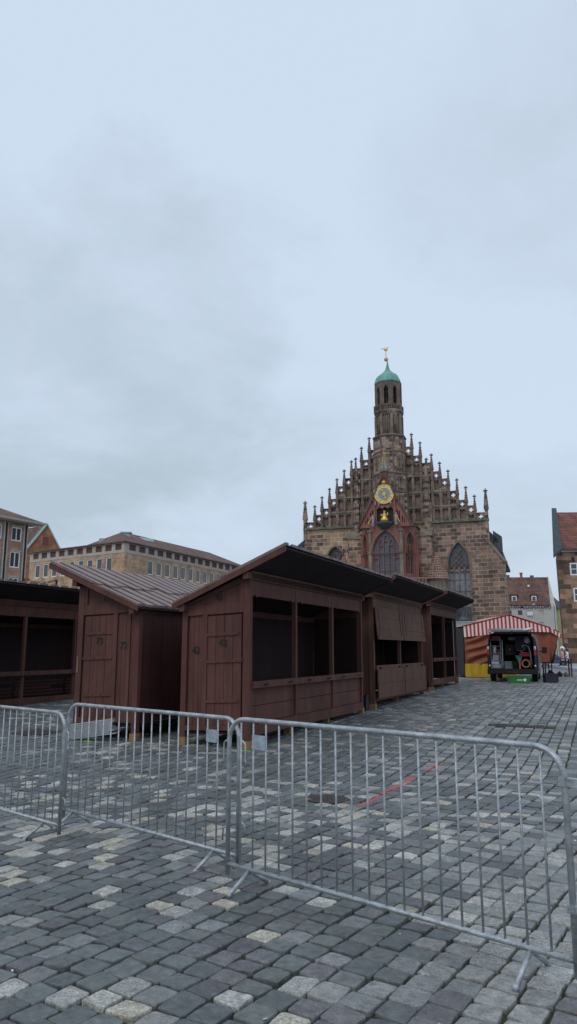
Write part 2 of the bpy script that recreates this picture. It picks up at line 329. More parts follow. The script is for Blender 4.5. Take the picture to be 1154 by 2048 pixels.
def text(name, s, size, org, right, up, m, parent, depth=0.004, mirror=False, bold=0.0, sx=1.0):
    cu = bpy.data.curves.new(name, 'FONT'); cu.body = s; cu.size = size; cu.extrude = 0; cu.align_x = 'CENTER'; cu.align_y = 'CENTER'; cu.offset = bold
    cu.resolution_u = 3
    to = bpy.data.objects.new(name, cu); COL.objects.link(to)
    dg = bpy.context.evaluated_depsgraph_get(); me0 = bpy.data.meshes.new_from_object(to.evaluated_get(dg))
    vs = [v.co.copy() for v in me0.vertices]; fs = [tuple(p.vertices) for p in me0.polygons]
    bpy.data.objects.remove(to); bpy.data.meshes.remove(me0); bpy.data.curves.remove(cu)
    right = Vector(right).normalized(); up = Vector(up).normalized(); out = right.cross(up); org = Vector(org)
    me = bpy.data.meshes.new(name); k = -1 if mirror else 1; n = len(vs)
    P = [org+right*v.x*k*sx+up*v.y for v in vs]
    from collections import Counter
    ec = Counter(tuple(sorted((f[i], f[(i+1) % len(f)]))) for f in fs for i in range(len(f)))
    F = fs+[tuple(n+i for i in f[::-1]) for f in fs]+[(a, b, n+b, n+a) for (a, b), c in ec.items() if c == 1]
    me.from_pydata([p+out*depth for p in P]+list(P), [], F); me.materials.append(m)
    b = bmesh.new(); b.from_mesh(me); bmesh.ops.recalc_face_normals(b, faces=b.faces); b.to_mesh(me); b.free()
    o = bpy.data.objects.new(name, me); COL.objects.link(o)
    if parent: o.parent = parent
    return o
def sstep(a, b, x):
    t = min(1, max(0, (x-a)/(b-a))); return t*t*(3-2*t)
def zg(x, y):
    if y < 11: z = 0.0
    elif y < 27: z = .0225*(y-11)
    elif y < 32: z = .36
    elif y < 66: z = .36-.42*(y-32)/34
    else: z = -.06-.0045*min(60, y-66)
    return z-.075*sstep(-.8, -2.7, x)*(1-sstep(8.5, 12, y))
# direction of the rows of the market: 24 degrees east of the view
AZ = R(24); AX = Vector((math.sin(AZ), math.cos(AZ), 0)); AN = Vector((AX.y, -AX.x, 0)); A0 = Vector((-.634, 11.998, 0))
def sn(s, n, z=0): return A0+AX*s+AN*n+Vector((0, 0, z))
# ================================================================== ground
STRUCT = 'structure'
def cobble_material():
    m, t, b = new_mat('cobblestone'); lk = t.links
    at = t.nodes.new('ShaderNodeAttribute'); at.attribute_name = 'stone_colour'
    tcn = t.nodes.new('ShaderNodeTexCoord')
    def noi(sc, det=6, ro=0.65):
        n = t.nodes.new('ShaderNodeTexNoise'); n.inputs['Scale'].default_value = sc; n.inputs['Detail'].default_value = det; n.inputs['Roughness'].default_value = ro
        lk.new(tcn.outputs['Object'], n.inputs['Vector']); return n
    def rng(src, a, c, lo, hi):
        r = t.nodes.new('ShaderNodeMapRange'); r.inputs['From Min'].default_value = a; r.inputs['From Max'].default_value = c
        r.inputs['To Min'].default_value = lo; r.inputs['To Max'].default_value = hi; lk.new(src, r.inputs['Value']); return r.outputs[0]
    sp = t.nodes.new('ShaderNodeSeparateColor'); lk.new(at.outputs['Color'], sp.inputs[0])
    # speckle: strong on pale granite (alpha of the attribute), weak on slate
    fine = noi(75, 4, 0.8); mid = noi(16, 6, 0.7); big = noi(0.9, 4, 0.5)
    gs = t.nodes.new('ShaderNodeMath'); gs.operation = 'MULTIPLY'; lk.new(rng(fine.outputs['Fac'], .35, .65, -.75, .55), gs.inputs[0]); lk.new(at.outputs['Alpha'], gs.inputs[1])
    g1 = t.nodes.new('ShaderNodeMath'); g1.operation = 'ADD'; g1.inputs[1].default_value = 1.0; lk.new(gs.outputs[0], g1.inputs[0])
    g2 = t.nodes.new('ShaderNodeMath'); g2.operation = 'MULTIPLY'; lk.new(g1.outputs[0], g2.inputs[0]); lk.new(rng(mid.outputs['Fac'], .32, .68, .62, 1.34), g2.inputs[1])
    g3 = t.nodes.new('ShaderNodeMath'); g3.operation = 'MULTIPLY'; lk.new(g2.outputs[0], g3.inputs[0]); lk.new(rng(big.outputs['Fac'], .3, .7, .82, 1.18), g3.inputs[1])
    ml = t.nodes.new('ShaderNodeVectorMath'); ml.operation = 'SCALE'; lk.new(at.outputs['Color'], ml.inputs[0]); lk.new(g3.outputs[0], ml.inputs['Scale'])
    # pale scratches and lichen
    lich = noi(6.5, 10, 0.82)
    lr = t.nodes.new('ShaderNodeValToRGB'); lk.new(lich.outputs['Fac'], lr.inputs[0])
    lr.color_ramp.elements[0].position = .57; lr.color_ramp.elements[1].position = .70; lr.color_ramp.elements[1].color = (.55, .55, .55, 1)
    mm = t.nodes.new('ShaderNodeMix'); mm.data_type = 'RGBA'; lk.new(lr.outputs[0], mm.inputs['Factor']); lk.new(ml.outputs[0], mm.inputs['A']); mm.inputs['B'].default_value = (.30, .31, .30, 1)
    col = mm.outputs['Result']
    # sprayed setting-out marks, red and green
    sx = t.nodes.new('ShaderNodeSeparateXYZ'); lk.new(tcn.outputs['Object'], sx.inputs[0])
    def M2(op, a, bb, c=None):
        n = t.nodes.new('ShaderNodeMath'); n.operation = op
        for i, v in enumerate((a, bb, c)):
            if v is None: continue
            if isinstance(v, (int, float)): n.inputs[i].default_value = v
            else: lk.new(v, n.inputs[i])
        return n.outputs[0]
    spray = noi(24, 6, 0.75)
    def mark(p, q, w, c, cur):
        dx, dy = q[0]-p[0], q[1]-p[1]; ln = math.hypot(dx, dy); dx /= ln; dy /= ln
        u = M2('ADD', M2('MULTIPLY', M2('SUBTRACT', sx.outputs[0], p[0]), dx), M2('MULTIPLY', M2('SUBTRACT', sx.outputs[1], p[1]), dy))
        v = M2('ADD', M2('MULTIPLY', M2('SUBTRACT', sx.outputs[0], p[0]), -dy), M2('MULTIPLY', M2('SUBTRACT', sx.outputs[1], p[1]), dx))
        ins = M2('MULTIPLY', M2('GREATER_THAN', u, 0.0), M2('LESS_THAN', u, ln))
        ed = M2('ADD', M2('ABSOLUTE', v, None), M2('MULTIPLY', spray.outputs['Fac'], w*1.6))
        f = M2('MULTIPLY', ins, M2('LESS_THAN', ed, w*1.5)); f = M2('MULTIPLY', f, M2('MULTIPLY', M2('GREATER_THAN', mid.outputs['Fac'], .40), .78))
        x = t.nodes.new('ShaderNodeMix'); x.data_type = 'RGBA'; lk.new(f, x.inputs['Factor']); lk.new(cur, x.inputs['A']); x.inputs['B'].default_value = (*c, 1)
        return x.outputs['Result']
    red = (.52, .085, .09); grn = (.20, .62, .03)
    col = mark((.73, 7.89), (1.57, 9.61), .05, red, col)
    col = mark((1.86, 10.19), (2.24, 10.95), .05, red, col)
    col = mark((-1.12, 12.02), (-.55, 11.86), .03, grn, col)
    col = mark((-.30, 12.45), (-.12, 12.75), .03, grn, col)
    col = mark((-3.75, 13.05), (-3.35, 12.90), .05, grn, col)
    lk.new(col, b.inputs['Base Color'])
    lk.new(rng(mid.outputs['Fac'], .3, .7, .42, .72), b.inputs['Roughness']); b.inputs['Specular IOR Level'].default_value = 0.45
    bp = t.nodes.new('ShaderNodeBump'); bp.inputs['Strength'].default_value = 0.8; bp.inputs['Distance'].default_value = 0.010
    hh = t.nodes.new('ShaderNodeMath'); hh.operation = 'ADD'; lk.new(noi(38, 5).outputs['Fac'], hh.inputs[0]); lk.new(mid.outputs['Fac'], hh.inputs[1])
    lk.new(hh.outputs[0], bp.inputs['Height']); lk.new(bp.outputs[0], b.inputs['Normal'])
    return m
M['cobble'] = cobble_material()
def joint_material():
    m, t, b = new_mat('joint_soil_and_moss'); lk = t.links
    tcn = t.nodes.new('ShaderNodeTexCoord')
    n = t.nodes.new('ShaderNodeTexNoise'); n.inputs['Scale'].default_value = 2.2; n.inputs['Detail'].default_value = 8; n.inputs['Roughness'].default_value = .75; lk.new(tcn.outputs['Object'], n.inputs['Vector'])
    r = t.nodes.new('ShaderNodeValToRGB'); lk.new(n.outputs['Fac'], r.inputs[0]); e = r.color_ramp.elements
    e[0].position = .44; e[0].color = (.020, .018, .016, 1); e[1].position = .66; e[1].color = (.075, .085, .020, 1)
    lk.new(r.outputs[0], b.inputs['Base Color']); b.inputs['Roughness'].default_value = 1
    return m
M['joint'] = joint_material()
def far_ground_material():
    m, t, b = new_mat('distant_paving'); lk = t.links
    tcn = t.nodes.new('ShaderNodeTexCoord')
    mp = t.nodes.new('ShaderNodeMapping'); mp.inputs['Rotation'].default_value = (0, 0, R(-66)); lk.new(tcn.outputs['Object'], mp.inputs[0])
    br = t.nodes.new('ShaderNodeTexBrick'); lk.new(mp.outputs[0], br.inputs['Vector']); br.inputs['Scale'].default_value = 1
    br.inputs['Brick Width'].default_value = .2; br.inputs['Row Height'].default_value = .18; br.inputs['Mortar Size'].default_value = .012
    br.inputs['Color1'].default_value = (.17, .185, .20, 1); br.inputs['Color2'].default_value = (.25, .265, .28, 1); br.inputs['Mortar'].default_value = (.04, .04, .04, 1)
    lk.new(br.outputs['Color'], b.inputs['Base Color']); b.inputs['Roughness'].default_value = .6
    return m
M['far_ground'] = far_ground_material()
def sheet(name, x0, x1, y0, y1, nx, ny, dz, m):
    b = MB()
    for j in range(ny+1):
        for i in range(nx+1):
            x = x0+(x1-x0)*i/nx; y = y0+(y1-y0)*j/ny; b.v.append((x, y, zg(x, y)+dz))
    for j in range(ny):
        for i in range(nx):
            a = j*(nx+1)+i; b.f.append((a, a+1, a+nx+2, a+nx+1)); b.mi.append(0); b.sm.append(True)
    o = b.build(name, m, fix=False); tag(o, kind=STRUCT); return o
# one big sheet to the horizon, finer near the camera
ys = [-30, 0] + [i for i in range(2, 72, 2)] + [80, 90, 110, 140, 200, 400, 900, 2000]
xs = [-2000, -600, -200, -100, -60, -40, -20] + [i*.6 for i in range(-25, 26)] + [20, 40, 60, 100, 200, 600, 2000]
b = MB(); nx = len(xs)
for y in ys:
    for x in xs: b.v.append((x, y, zg(x, y)-.055))
for j in range(len(ys)-1):
    for i in range(nx-1):
        a = j*nx+i; b.f.append((a, a+1, a+nx+1, a+nx)); b.mi.append(0); b.sm.append(True)
tag(b.build('ground', M['far_ground'], fix=False), kind=STRUCT)
sheet('joint_bed', -17, 24, 1.2, 47, 80, 90, -.020, M['joint'])
def row_az(y): return R(33.5)+(R(23)-R(33.5))*sstep(8.2, 10.2, y)
gtab = [0.0]
for i in range(1, 1200): gtab.append(gtab[-1]+math.tan(row_az(i*.05))*.05)
def gx(y):
    i = y/.05; k = int(i); return gtab[k]+(gtab[k+1]-gtab[k])*(i-k)
MANHOLES = [(.42, 8.29, .18), (-4.70, 14.1, .36)]
DRAIN = (4.60, 15.0, .62, .30)
def in_cut(x, y):
    for mx_, my_, r_ in MANHOLES:
        if math.hypot(x-mx_, y-my_) < r_+.07: return True
    d = Vector((x-DRAIN[0], y-DRAIN[1], 0)); 
    if abs(d.dot(AN)) < DRAIN[2] and abs(d.dot(AX)) < DRAIN[3]: return True
    return False
def cobbles():
    rnd = random.Random(11); V = []; F = []; C = []
    dx = .200
    pal = dict(slate=[(.132, .146, .150), (.108, .122, .128), (.150, .163, .165), (.122, .132, .138), (.138, .152, .150)],
               purple=[(.142, .141, .153), (.165, .162, .172), (.120, .119, .132)],
               grey=[(.248, .254, .258), (.290, .292, .290), (.218, .226, .234)],
               pale=[(.41, .41, .40), (.46, .45, .425), (.37, .372, .368), (.44, .41, .35)])
    k0 = int((-17-gx(46))/dx); k1 = int(24/dx)+5
    for k in range(k0, k1):
        y = 2.3+rnd.random()*.2; wob = rnd.random()*10
        while y < 46:
            az = row_az(y); w = dx*math.cos(az)
            ln = rnd.uniform(.142, .190); y2 = y+ln*math.cos(az)
            xl = k*dx+gx(min(y, 59)); xl2 = k*dx+gx(min(y2, 59))
            x = xl+.1
            ok = (-.47*y-2.6 < x < .47*y+2.6) and x > -16.5 and x < 23.5
            if y > 21.5: ok = ok and x > 1.5
            if ok and not in_cut(x, (y+y2)/2):
                sa, ca = math.sin(az), math.cos(az)
                j = lambda s=.016: rnd.uniform(-s, s)
                wv = .005*math.sin(y*2.1+wob)
                g = .0045+rnd.random()*.006+(.003 if y > 9 else 0); gl = .0035+rnd.random()*.005
                # corner order: near-left, near-right, far-right, far-left
                def pt(xa, ya, u, v):   # u across, v along
                    return (xa+ca*u+sa*v, ya-sa*u+ca*v)
                c = [pt(xl+wv+j(.006), y+j(), g, gl), pt(xl+wv+j(.006), y+j(), w-g, gl), pt(xl2+wv+j(.006), y2+j(), w-g, -gl), pt(xl2+wv+j(.006), y2+j(), g, -gl)]
                cx = sum(p[0] for p in c)/4; cy = sum(p[1] for p in c)/4
                z0 = zg(cx, cy); tx, ty = rnd.uniform(-.035, .035), rnd.uniform(-.035, .035); zh = rnd.uniform(-.005, .005)
                Z = lambda px, py, h: zg(px, py)+h+zh+tx*(px-cx)+ty*(py-cy)
                # colour by area and chance
                nz = noise.noise(Vector((cx*.55, cy*.55, 3.3))); nz2 = noise.noise(Vector((cx*.25, cy*.25, 9.1)))
                r_ = rnd.random(); pp = .09+.10*max(0, nz)*3; pg = .12; pu = .20
                right = (.35+.65*sstep(.1, .9, cx-(cy-3.2)*.30))*sstep(-.35, .35, cx-(cy-3.2)*.30)*(1-sstep(6.4, 7.6, cy+cx*.12))
                pp += .26*right; pg += .46*right; pp += .16*sstep(5.6, 7.0, cy)*(1-sstep(8.0, 9.5, cy))*(1 if cx < 1.5 else .4)
                if cy > 8.5:
                    f = sstep(8.5, 10.5, cy); rt = sstep(-1, 2.5, cx-(cy-9)*.2)
                    pp = pp*(1-f)+(.05*(1-rt)+.012*rt+ (.10 if (nz > .28 and cx < .5) else 0))*f; pg = pg*(1-f)+(.12+.35*rt)*f; pu = .15
                if r_ < pp: cl, al = rnd.choice(pal['pale'][:3] if (right > .3 and rnd.random() < .8) else pal['pale']), .7
                elif r_ < pp+pg: cl, al = rnd.choice(pal['grey']), .4
                elif r_ < pp+pg+pu: cl, al = rnd.choice(pal['purple']), .4
                else: cl, al = rnd.choice(pal['slate']), .15
                br = rnd.uniform(.86, 1.14); cl = tuple(q*br*wt for q, wt in zip(cl, (1.0, .985, .94)))
                dk = rnd.uniform(.70, .95)
                if .3 < right and r_ < pp: cl = tuple(q*dk for q in cl)
                o = len(V)
                if y < 12.5:
                    # eight-point outline with cut corners, three rings and a crown
                    out = []
                    for i in range(4):
                        p, q = c[i], c[(i+1) % 4]; a_ = rnd.uniform(.035, .13); b_ = 1-rnd.uniform(.035, .13); m_ = .5+rnd.uniform(-.2, .2)
                        L2 = lambda t_, off: (p[0]+(q[0]-p[0])*t_+(q[1]-p[1])*off, p[1]+(q[1]-p[1])*t_-(q[0]-p[0])*off)
                        out += [L2(a_, 0), L2(m_, rnd.uniform(-.03, .04)), L2(b_, 0)]
                    n = 12
                    for sc_, h in ((1.0, -.032), (.994, -.006), (.972, .0), (.88, .0020)):
                        for px, py in out:
                            qx = cx+(px-cx)*sc_; qy = cy+(py-cy)*sc_; hh = h+(rnd.uniform(-.0018, .0018) if h > -.03 else 0)
                            V.append((qx, qy, Z(qx, qy, hh)))
                    V.append((cx, cy, Z(cx, cy, .0024)))
                    for rr_ in range(3):
                        for i in range(n):
                            i2 = (i+1) % n; F.append((o+rr_*n+i, o+rr_*n+i2, o+(rr_+1)*n+i2, o+(rr_+1)*n+i))
                    for i in range(n): F.append((o+3*n+i, o+3*n+(i+1) % n, o+4*n))
                    C += [(*cl, al)]*(4*n+1)
                else:
                    for sc_, h in ((1.0, -.03), (.99, -.008), (.90, .004)):
                        for px, py in c:
                            qx = cx+(px-cx)*sc_; qy = cy+(py-cy)*sc_; V.append((qx, qy, Z(qx, qy, h)))
                    for rr_ in range(2):
                        for i in range(4):
                            i2 = (i+1) % 4; F.append((o+rr_*4+i, o+rr_*4+i2, o+(rr_+1)*4+i2, o+(rr_+1)*4+i))
                    F.append((o+8, o+9, o+10, o+11)); C += [(*cl, al)]*12
            y = y2
    me = bpy.data.meshes.new('cobblestone_paving'); me.from_pydata(V, [], F); me.materials.append(M['cobble'])
    ca_ = me.color_attributes.new('stone_colour', 'FLOAT_COLOR', 'POINT')
    ca_.data.foreach_set('color', [x for c_ in C for x in c_])
    me.polygons.foreach_set('use_smooth', [False]*len(F)); me.update()
    o = bpy.data.objects.new('cobblestone_paving', me); COL.objects.link(o); tag(o, kind=STRUCT)
    print('cobble faces', len(F))
cobbles()
# iron covers and the drain
def manhole(x, y, r, label):
    e = empty('manhole_cover', (x, y, zg(x, y)))
    b = MB(); b.lathe((0, 0, 0), [(r, -.03), (r, .004), (r*.93, .006), (r*.90, .001), (r*.2, .001)], 32, smooth=False)
    for i in range(-3, 4):
        for j in range(-3, 4):
            if math.hypot(i, j) < 3.4: b.box(i*r*.25-r*.07, i*r*.25+r*.07, j*r*.25-r*.07, j*r*.25+r*.07, 0, .005)
    part('lid', b, M['steel_dark'], e)
    b = MB(); b.lathe((0, 0, 0), [(r+.05, -.03), (r+.05, .002), (r+.008, .003), (r+.008, -.03)], 32, smooth=False, cap=False); part('rim', b, M['steel_dark'], e)
    tag(e, label, 'manhole cover')
manhole(*MANHOLES[0], 'small round iron cover in the paving behind the nearest barrier, beside the red paint line')
manhole(*MANHOLES[1], 'wide round manhole cover in the paving behind the left barrier')
e = empty('drain_grate', (DRAIN[0], DRAIN[1], zg(DRAIN[0], DRAIN[1])), R(66))
b = MB()
b.box(-.27, .27, -.50, -.47, -.03, .006); b.box(-.27, .27, .47, .50, -.03, .006); b.box(-.27, -.24, -.47, .47, -.03, .006); b.box(.24, .27, -.47, .47, -.03, .006); part('frame', b, M['steel_dark'], e)
b = MB()
for i in range(16): b.box(-.24, .24, -.45+i*.058, -.425+i*.058, -.02, .004)
part('grate', b, M['steel_dark'], e)
tag(e, 'long rectangular iron drain grate set in the open paving right of the stalls', 'drain')
# litter
b = MB(); rnd = random.Random(5)
for i in range(170):
    y = rnd.uniform(3, 20); x = rnd.uniform(-.42*y, .42*y); s_ = rnd.uniform(.004, .014); a = rnd.random()*6.28; z = zg(x, y)+.008
    ca_, sa_ = math.cos(a)*s_, math.sin(a)*s_; kk = rnd.uniform(.3, 1)
    b.add([(x-ca_, y-sa_, z+.004), (x+sa_*kk, y-ca_*kk, z+.001), (x+ca_, y+sa_, z+.005), (x-sa_*kk, y+ca_*kk, z+.009)], [(0, 1, 2), (0, 2, 3)], 0 if rnd.random() < .45 else 1)
tag(b.build('litter', [M['litter'], M['leaf']], fix=False), 'scraps of paper and dead leaf bits scattered over the cobbles', 'litter', kind='stuff')
# pavement in front of the far houses
b = MB()
K = [(19.0, 46.8), (60, 44.0), (62, 92), (36, 104), (26.4, 75.0)]
zb = [(x, y, -.35) for x, y in K]; ztop = [(x, y, zg(x, y)+.14) for x, y in K]
b.add(zb+ztop, [(4,3,2,1,0), (5,6,7,8,9)]+[(i, (i+1) % 5, 5+(i+1) % 5, 5+i) for i in range(5)])
tag(b.build('pavement', M['pave']), kind=STRUCT)
# ================================================================== crowd barriers
def barrier(P, d, s0, s1, zt, label, zb=0.0, plate_s=None, feet=(True, True), brace=False, brackets=False, leftfoot=.0, rightfoot=None):
    """P: ground point under the left foot, d: direction, frame spans s0..s1"""
    d = Vector((d[0], d[1], 0)).normalized(); ang = math.atan2(d.y, d.x)
    e = empty('crowd_barrier', (P[0], P[1], zb), ang); rt = .0165; z_r = .13
    c = .15; pts = []
    pts.append((s0, 0, .055)); pts.append((s0, 0, zt-c))
    for i in range(1, 7): a = math.pi*i/14; pts.append((s0+c*(1-math.cos(a)), 0, zt-c+c*math.sin(a)))
    pts.append((s0+c, 0, zt)); pts.append((s1-c, 0, zt))
    for i in range(1, 7): a = math.pi*i/14; pts.append((s1-c+c*math.sin(a), 0, zt-c+c*math.cos(a)))
    pts.append((s1, 0, zt-c)); pts.append((s1, 0, .055))
    b = MB(); b.tube(pts, rt, 10); part('frame', b, M['galv'], e)
    b = MB(); b.tube([(s0+rt*.5, 0, z_r), (s1-rt*.5, 0, z_r)], .0145, 10); part('bottom_rail', b, M['galv'], e)
    nb = int(round((s1-s0)/.1215)); bar0 = None
    for i in range(1, nb):
        s = s0+(s1-s0)*i/nb
        zz_ = zt-.006
        if bar0 is None:
            b = MB(); b.tube([(0, 0, z_r), (0, 0, zz_)], .0066, 6); bar0 = part('bar', b, M['galv'], e, loc=(s, 0, 0))
        else:
            o = bar0.copy(); COL.objects.link(o); o.parent = e; o.location = (s, 0, 0)
    if plate_s is not None:
        i = round((plate_s-s0)/((s1-s0)/nb)); a = s0+(s1-s0)*i/nb; bb = s0+(s1-s0)*(i+1)/nb
        b = MB(); b.box(a-.004, bb+.004, -.0115, -.0085, zt-.19, zt-.095); part('number_plate', b, M['plate'], e)
    fr = rightfoot if rightfoot is not None else s1-.25
    for s, on in ((leftfoot, feet[0]), (fr, feet[1])):
        if not on: continue
        for sg in (-1, 1):
            b = MB(); b.tube([(s, 0, z_r-.008), (s, sg*.185, .012)], [.0145, .0145], 9); b.lathe((s, sg*.185, -.004), [(.017, 0), (.017, .02), (.012, .028)], 8)
            part('foot', b, M['galv'], e)
    if brace:
        b = MB(); b.tube([(fr, -.13, .045), (fr, .13, .045)], .006, 6); part('brace', b, M['galv'], e)
    for s, sg in ((s0, -1), (s1, 1)):
        for z in (zt-.16, .36):
            b = MB()
            if brackets and sg == 1:
                b.box(s+.008, s+.085, -.018, .018, z-.02, z+.02); b.box(s-.024, s+.012, -.024, .024, z-.02, z+.02)
                part('bracket', b, M['galv'], e)
            else:
                b.tube([(s, 0, z), (s+sg*.035, .004, z+.004), (s+sg*.058, .006, z-.012), (s+sg*.062, .006, z-.09), (s+sg*.058, .006, z-.135), (s+sg*.075, .006, z-.155)][:(6 if z > .5 else 4)], .0065, 6)
                part('hook', b, M['galv'], e)
    tag(e, label, 'barrier', 'steel crowd barriers standing end to end'); return e
dR = (1.469, -1.32)
barrier((-.263, 5.24), dR, -.213, 2.192, 1.10, 'nearest steel crowd barrier, at the right, in front of the red paint line', plate_s=.023, rightfoot=1.965, brackets=True)
barrier((-2.0, 7.13), (1.45, -1.325), -.16, 2.21, 1.09, 'middle steel crowd barrier, standing in front of the stalls numbered 73 and 42', zb=-.02, plate_s=1.81, rightfoot=1.95)
dl = Vector((2.11-2.967, 7.17-7.87)); 
barrier((-4.02, 8.55), (.755, -.656), -.05, 2.64, 1.09, 'leftmost steel crowd barrier, cut off by the left edge', zb=-.075, rightfoot=2.39, brace=True)
barrier((1.72, 3.52), (.62, -.785), -.19, 2.2, 1.10, 'steel crowd barrier showing only its hooks at the right edge')
# ================================================================== market stalls
def stall(name_label, s, n, L_, bays, z0, sign=1, depth=1.29, number='42', slope=.371, shear=.044, hi=2.885, roof_x=(-.15, .15),
          over_f=.72, over_b=.12, front='panels', skin_='brown', flaps=False, gable_detail=True, zs=None, text_on='side', roof_hi=None):
    """a market hut; local x runs along the row, the depth axis leads away from its front"""
    o = sn(s, n); e = empty('market_stall', (o.x, o.y, 0), R(66)); sg = sign
    m = M[skin_]
    def T(v):
        x, dd, z = v; k = min(1, max(0, z/.4))
        return (x, sg*dd, z+z0-shear*dd*k)
    def BX(mb, x0, x1, d0, d1, za, zb2, mi=0): mb.box(x0, x1, d0, d1, za, zb2, mi, fn=T)
    def gz(x, dd):
        w = sn(s+x, n-sg*dd); return zg(w.x, w.y)
    def P(nm, *boxes, mm=None, parent=e):
        mb = MB()
        for bx in boxes: BX(mb, *bx)
        return part(nm, mb, mm or m, parent)
    zf0, zf1 = .22, .40            # floor beam
    zp = .97; zs0, zs1 = .965, 1.075; zh0, zh1 = 2.47, 2.74
    bw = L_/bays; pw = .075
    rz = lambda dd: hi-slope*dd     # roof underside
    # posts
    def leg(x0, x1, d0, d1, blk=True, tall=True, ztop=None):
        cx, cd = (x0+x1)/2, (d0+d1)/2; g = gz(cx, cd)-z0
        zt_ = ztop if ztop else rz((d0+d1)/2)
        bh = max(.05, min(.13, .35-g)) if blk else 0
        mb = MB(); mb.box(x0, x1, d0, d1, g+bh, zt_, fn=lambda v: T(v) if v[2] > .5 else (v[0], sg*v[1], v[2]+z0)); p = part('post', mb, m, e)
        if blk:
            mb = MB(); mb.box(x0-.015, x1+.02, d0-.015, d1+.02, g-.03, g+bh, fn=lambda v: (v[0], sg*v[1], v[2]+z0)); part('wooden_block', mb, M['raw_wood'], p)
    leg(0, .10, 0, .12); leg(0, .10, depth-.10, depth); leg(L_-.08, L_, 0, .10); leg(L_-.08, L_, depth-.10, depth)
    for i in range(1, bays):
        x = i*bw
        P('post', (x-pw/2, x+pw/2, .004, .085, zf1, rz(.04)))
        g = gz(x, .3)-z0
        if .22-g > .04:
            mb = MB(); mb.box(x-.05, x+.05, .12, .24, g-.02, .23, fn=lambda v: (v[0], sg*v[1], v[2]+z0)); part('support_block', mb, M['raw_wood'], e)
    # floor beams and floor
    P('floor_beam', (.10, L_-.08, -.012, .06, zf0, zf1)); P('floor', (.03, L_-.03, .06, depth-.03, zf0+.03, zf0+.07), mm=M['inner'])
    # front
    for i in range(bays):
        xa = max(.10, i*bw+pw/2) if i else .10; xb = min(L_-.08, (i+1)*bw-pw/2) if i < bays-1 else L_-.08
        if front == 'panels':
            P('front_panel', *[(xa+.002, xb-.002, .045+.002*k, .070, .402+k*.281+.006, .402+(k+1)*.281-.005) for k in range(2)])
        ob = P('sill_beam', (xa-.03 if i else xa, xb+.03 if i < bays-1 else xb, -.045, .05, zs0, zs1))
        if front in ('panels', 'open'):
            for fx in (.22, .78):
                mb = MB(); x = xa+(xb-xa)*fx; mb.lathe((0, 0, 0), [(.030, 0), (.030, .006), (.013, .008), (.012, .05), (.018, .052), (.018, .07)], 10)
                vs = [T((x+v[0], -.045-v[2], 1.02+v[1])) for v in mb.v]; mb.v = vs; part('peg', mb, M['iron'], ob)
    P('header_board', *[(max(.10, i*bw+.02) if i else .10, min(L_-.08, (i+1)*bw-.02) if i < bays-1 else L_-.08, .012, .045, zh0, zh1) for i in range(bays)])
    P('top_beam', (.0, L_, -.03, .07, zh1+.003, rz(0)-.012))
    for i in range(bays):
        for fx in (.12, .88):
            x = i*bw+bw*fx; P('catch', (x-.03, x+.03, -.012, .012, zh0-.018, zh0+.018), mm=M['iron'])
    if front == 'slats':
        for i in range(bays):
            xa, xb = i*bw+.06, (i+1)*bw-.06
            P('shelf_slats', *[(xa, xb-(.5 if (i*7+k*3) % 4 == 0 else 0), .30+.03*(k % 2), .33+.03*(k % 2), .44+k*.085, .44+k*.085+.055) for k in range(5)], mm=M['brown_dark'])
    # walls
    nbk = int(L_/.34)
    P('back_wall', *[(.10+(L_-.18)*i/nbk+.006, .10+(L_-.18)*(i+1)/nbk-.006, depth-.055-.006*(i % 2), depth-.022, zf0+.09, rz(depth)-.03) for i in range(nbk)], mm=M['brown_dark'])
    P('inner_shade_lining', (.11, L_-.09, depth-.075, depth-.064, zf0+.1, rz(depth)-.06), (L_-.075, L_-.058, .12, depth-.08, zf0+.1, rz(depth)-.06), (.078, .09, .12, depth-.08, zf0+.1, rz(depth)-.06), mm=M['inner'])  # thin dark sheets added to carry the painted interior shade
    P('back_beam', (0, L_, depth-.075, depth+.012, rz(depth)-.10, rz(depth)-.01))
    def gable(x0, x1, nm):
        mb = MB(); nd = 9
        for i in range(nd):
            da, db = .12+(depth-.22)*i/nd+.002, .12+(depth-.22)*(i+1)/nd-.002
            mb.hexa([T(v) for v in ((x0, da, zf0+.12), (x1, da, zf0+.12), (x1, db, zf0+.12), (x0, db, zf0+.12))], [T(v) for v in ((x0, da, rz(da)-.02), (x1, da, rz(da)-.02), (x1, db, rz(db)-.02), (x0, db, rz(db)-.02))])
        return part(nm, mb, m, e)
    gable(L_-.055, L_-.03, 'side_wall'); gable(.055, .075, 'side_wall')
    if gable_detail:
        # framing on the near gable
        P('transom', (-.004, .05, .12, depth-.10, 2.20, 2.30)); P('stile', (-.002, .05, .80, .885, .40, 2.20)); P('bottom_board', (.0, .05, .12, depth-.10, .315, .40))
        mb = MB()
        for da, db, za, zb_ in ((.125, .19, 2.30, None), (depth-.16, depth-.10, 2.30, None)):
            mb.hexa([T(v) for v in ((.004, da, za), (.05, da, za), (.05, db, za), (.004, db, za))], [T(v) for v in ((.004, da, rz(da)-.02), (.05, da, rz(da)-.02), (.05, db, rz(db)-.02), (.004, db, rz(db)-.02))])
        mb.hexa([T(v) for v in ((.002, .19, rz(.19)-.13), (.05, .19, rz(.19)-.13), (.05, depth-.16, rz(depth-.16)-.08), (.002, depth-.16, rz(depth-.16)-.08))], [T(v) for v in ((.002, .19, rz(.19)-.03), (.05, .19, rz(.19)-.03), (.05, depth-.16, rz(depth-.16)-.03), (.002, depth-.16, rz(depth-.16)-.03))])
        BX(mb, .002, .05, .19, depth-.16, 2.30, 2.37); part('gable_frame', mb, m, e)
